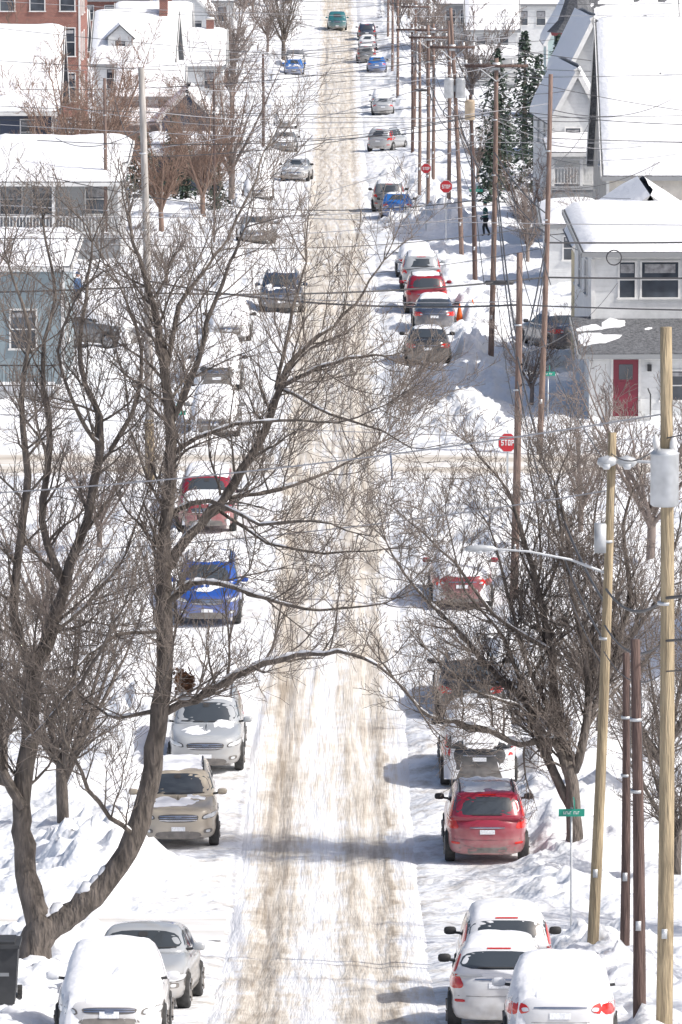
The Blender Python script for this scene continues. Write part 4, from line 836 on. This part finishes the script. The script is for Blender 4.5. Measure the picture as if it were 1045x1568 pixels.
def person(X,d,yaw,coat,trou,name='pedestrian'):
    e=empty(name,Matrix.Translation((X,d,zg(d)+.22))@Matrix.Rotation(yaw,4,'Z'))
    def skin(nm,V,E,Rr,mat,root=0):
        me=bpy.data.meshes.new(nm); me.from_pydata(V,E,[]); o=bpy.data.objects.new(nm,me); sc.collection.objects.link(o); o.parent=e
        md=o.modifiers.new('s','SKIN'); md.use_smooth_shade=True
        for k,r in enumerate(Rr): me.skin_vertices[0].data[k].radius=(r,r) if not isinstance(r,tuple) else r
        me.skin_vertices[0].data[root].use_root=True
        o.modifiers.new('u','SUBSURF').levels=2; o.modifiers['u'].render_levels=2; me.materials.append(mat)
    V=[(0,0,.92),(0,0,1.1),(0,-.02,1.28),(0,-.02,1.42),(0,-.02,1.52),(.17,-.02,1.40),(.24,-.06,1.16),(.2,-.24,1.0),(-.17,-.02,1.40),(-.25,.04,1.16),(-.24,-.1,.95)]
    skin('coat',V,[(0,1),(1,2),(2,3),(3,4),(3,5),(5,6),(6,7),(3,8),(8,9),(9,10)],[(.19,.14),(.17,.13),(.2,.14),(.15,.11),(.06,.06),.075,.06,.045,.075,.06,.045],coat)
    V=[(0,0,.93),(.09,0,.88),(.1,-.14,.5),(.1,-.1,.1),(.1,-.24,.05),(-.09,0,.88),(-.1,.06,.48),(-.1,.24,.1),(-.1,.12,.04)]
    skin('trousers_and_boots',V,[(0,1),(1,2),(2,3),(3,4),(0,5),(5,6),(6,7),(7,8)],[.13,.1,.075,.055,.04,.1,.075,.055,.04],trou)
    sk=M('skin',(.55,.33,.25),.6); h=MB(); vs=[];fs=[]
    for a in range(13):
        th=math.pi*a/12
        for b in range(18):
            ph=2*math.pi*b/18; x=.078*math.sin(th)*math.cos(ph); y=.098*math.sin(th)*math.sin(ph); z=.12*math.cos(th)
            if z<0: x*=1+z*1.6
            if y<-.08 and abs(x)<.02 and -.04<z<.02: y-=.022
            vs.append((x,y-.03,z+1.66))
    for a in range(12):
        for b in range(18): fs.append((a*18+b,a*18+(b+1)%18,(a+1)*18+(b+1)%18,(a+1)*18+b))
    h.add(vs,fs,sk)
    for s in(-1,1): h.box((s*.03,-.122,1.67),(.018,.01,.01),blackp); h.tube([Vector((s*.076,-.02,1.62)),Vector((s*.085,-.015,1.65)),Vector((s*.076,-.02,1.69))],[.008,.016,.008],6,sk)
    h.box((0,-.12,1.605),(.04,.01,.008),doorred); h.obj('head',e)
    k=MB(); k.tube([Vector((0,-.03,z)) for z in(1.69,1.72,1.77,1.80)],[.098,.1,.075,.02],14,coat,True); k.obj('knit_cap',e)
    g=MB()
    for hx,hy,hz_ in((.19,-.29,.98),(-.24,-.15,.88)):
        c=Vector((hx,hy,hz_)); g.tube([c+Vector((0,.04,.04)),c,c+Vector((0,-.03,-.04))],[.03,.042,.035],8,blackp,True)
        for f in range(4): b0=c+Vector((-.026+.017*f,-.03,-.04)); g.tube([b0,b0+Vector((0,-.012,-.035)),b0+Vector((0,.008,-.062-.006*(f in(1,2))))],[.01,.009,.007],6,blackp,True)
        g.tube([c+Vector((.035,0,-.0)),c+Vector((.05,-.02,-.03)),c+Vector((.045,-.03,-.055))],[.012,.01,.008],6,blackp,True)
    g.obj('gloved_hands',e)
person(-11.35,252,R(60),M('coat_blue',(.05,.10,.2),.8,var=.2),M('trousers_dark',(.04,.04,.05),.8))
person(7.5,304,R(-80),M('coat_green',(.03,.12,.1),.8,var=.2),M('trousers_black',(.03,.03,.03),.8))
# ------------------------------------------------------------------ camera, light, world
cam=bpy.data.cameras.new('camera'); co=bpy.data.objects.new('camera',cam); sc.collection.objects.link(co); sc.camera=co
cam.sensor_fit='VERTICAL'; cam.sensor_height=36; cam.sensor_width=24; cam.lens=206.6; cam.clip_start=1; cam.clip_end=6000
co.location=(0,0,CAMZ); co.rotation_euler=(R(90-7.49),0,0)
EL=45; AZ=Vector((.94,-.34))
su=bpy.data.lights.new('sun','SUN'); su.energy=3.9; su.angle=R(.6); su.color=(1,.965,.91); so=bpy.data.objects.new('sun',su); sc.collection.objects.link(so)
az=AZ.normalized(); sv=Vector((az.x*math.cos(R(EL)),az.y*math.cos(R(EL)),math.sin(R(EL))))
so.rotation_euler=sv.to_track_quat('Z','Y').to_euler(); so.location=(60,-60,120)
w=bpy.data.worlds.new('World'); sc.world=w; w.use_nodes=True; nt=w.node_tree
sk=nt.nodes.new('ShaderNodeTexSky'); sk.sky_type='NISHITA'; sk.sun_disc=False; sk.sun_elevation=R(EL); sk.sun_rotation=math.atan2(az.x,az.y); sk.dust_density=4.; sk.air_density=.8
nt.links.new(sk.outputs[0],nt.nodes['Background'].inputs['Color']); nt.nodes['Background'].inputs['Strength'].default_value=.15
sc.view_settings.view_transform='Standard'; sc.view_settings.look='None'; sc.view_settings.exposure=0; sc.view_settings.gamma=1
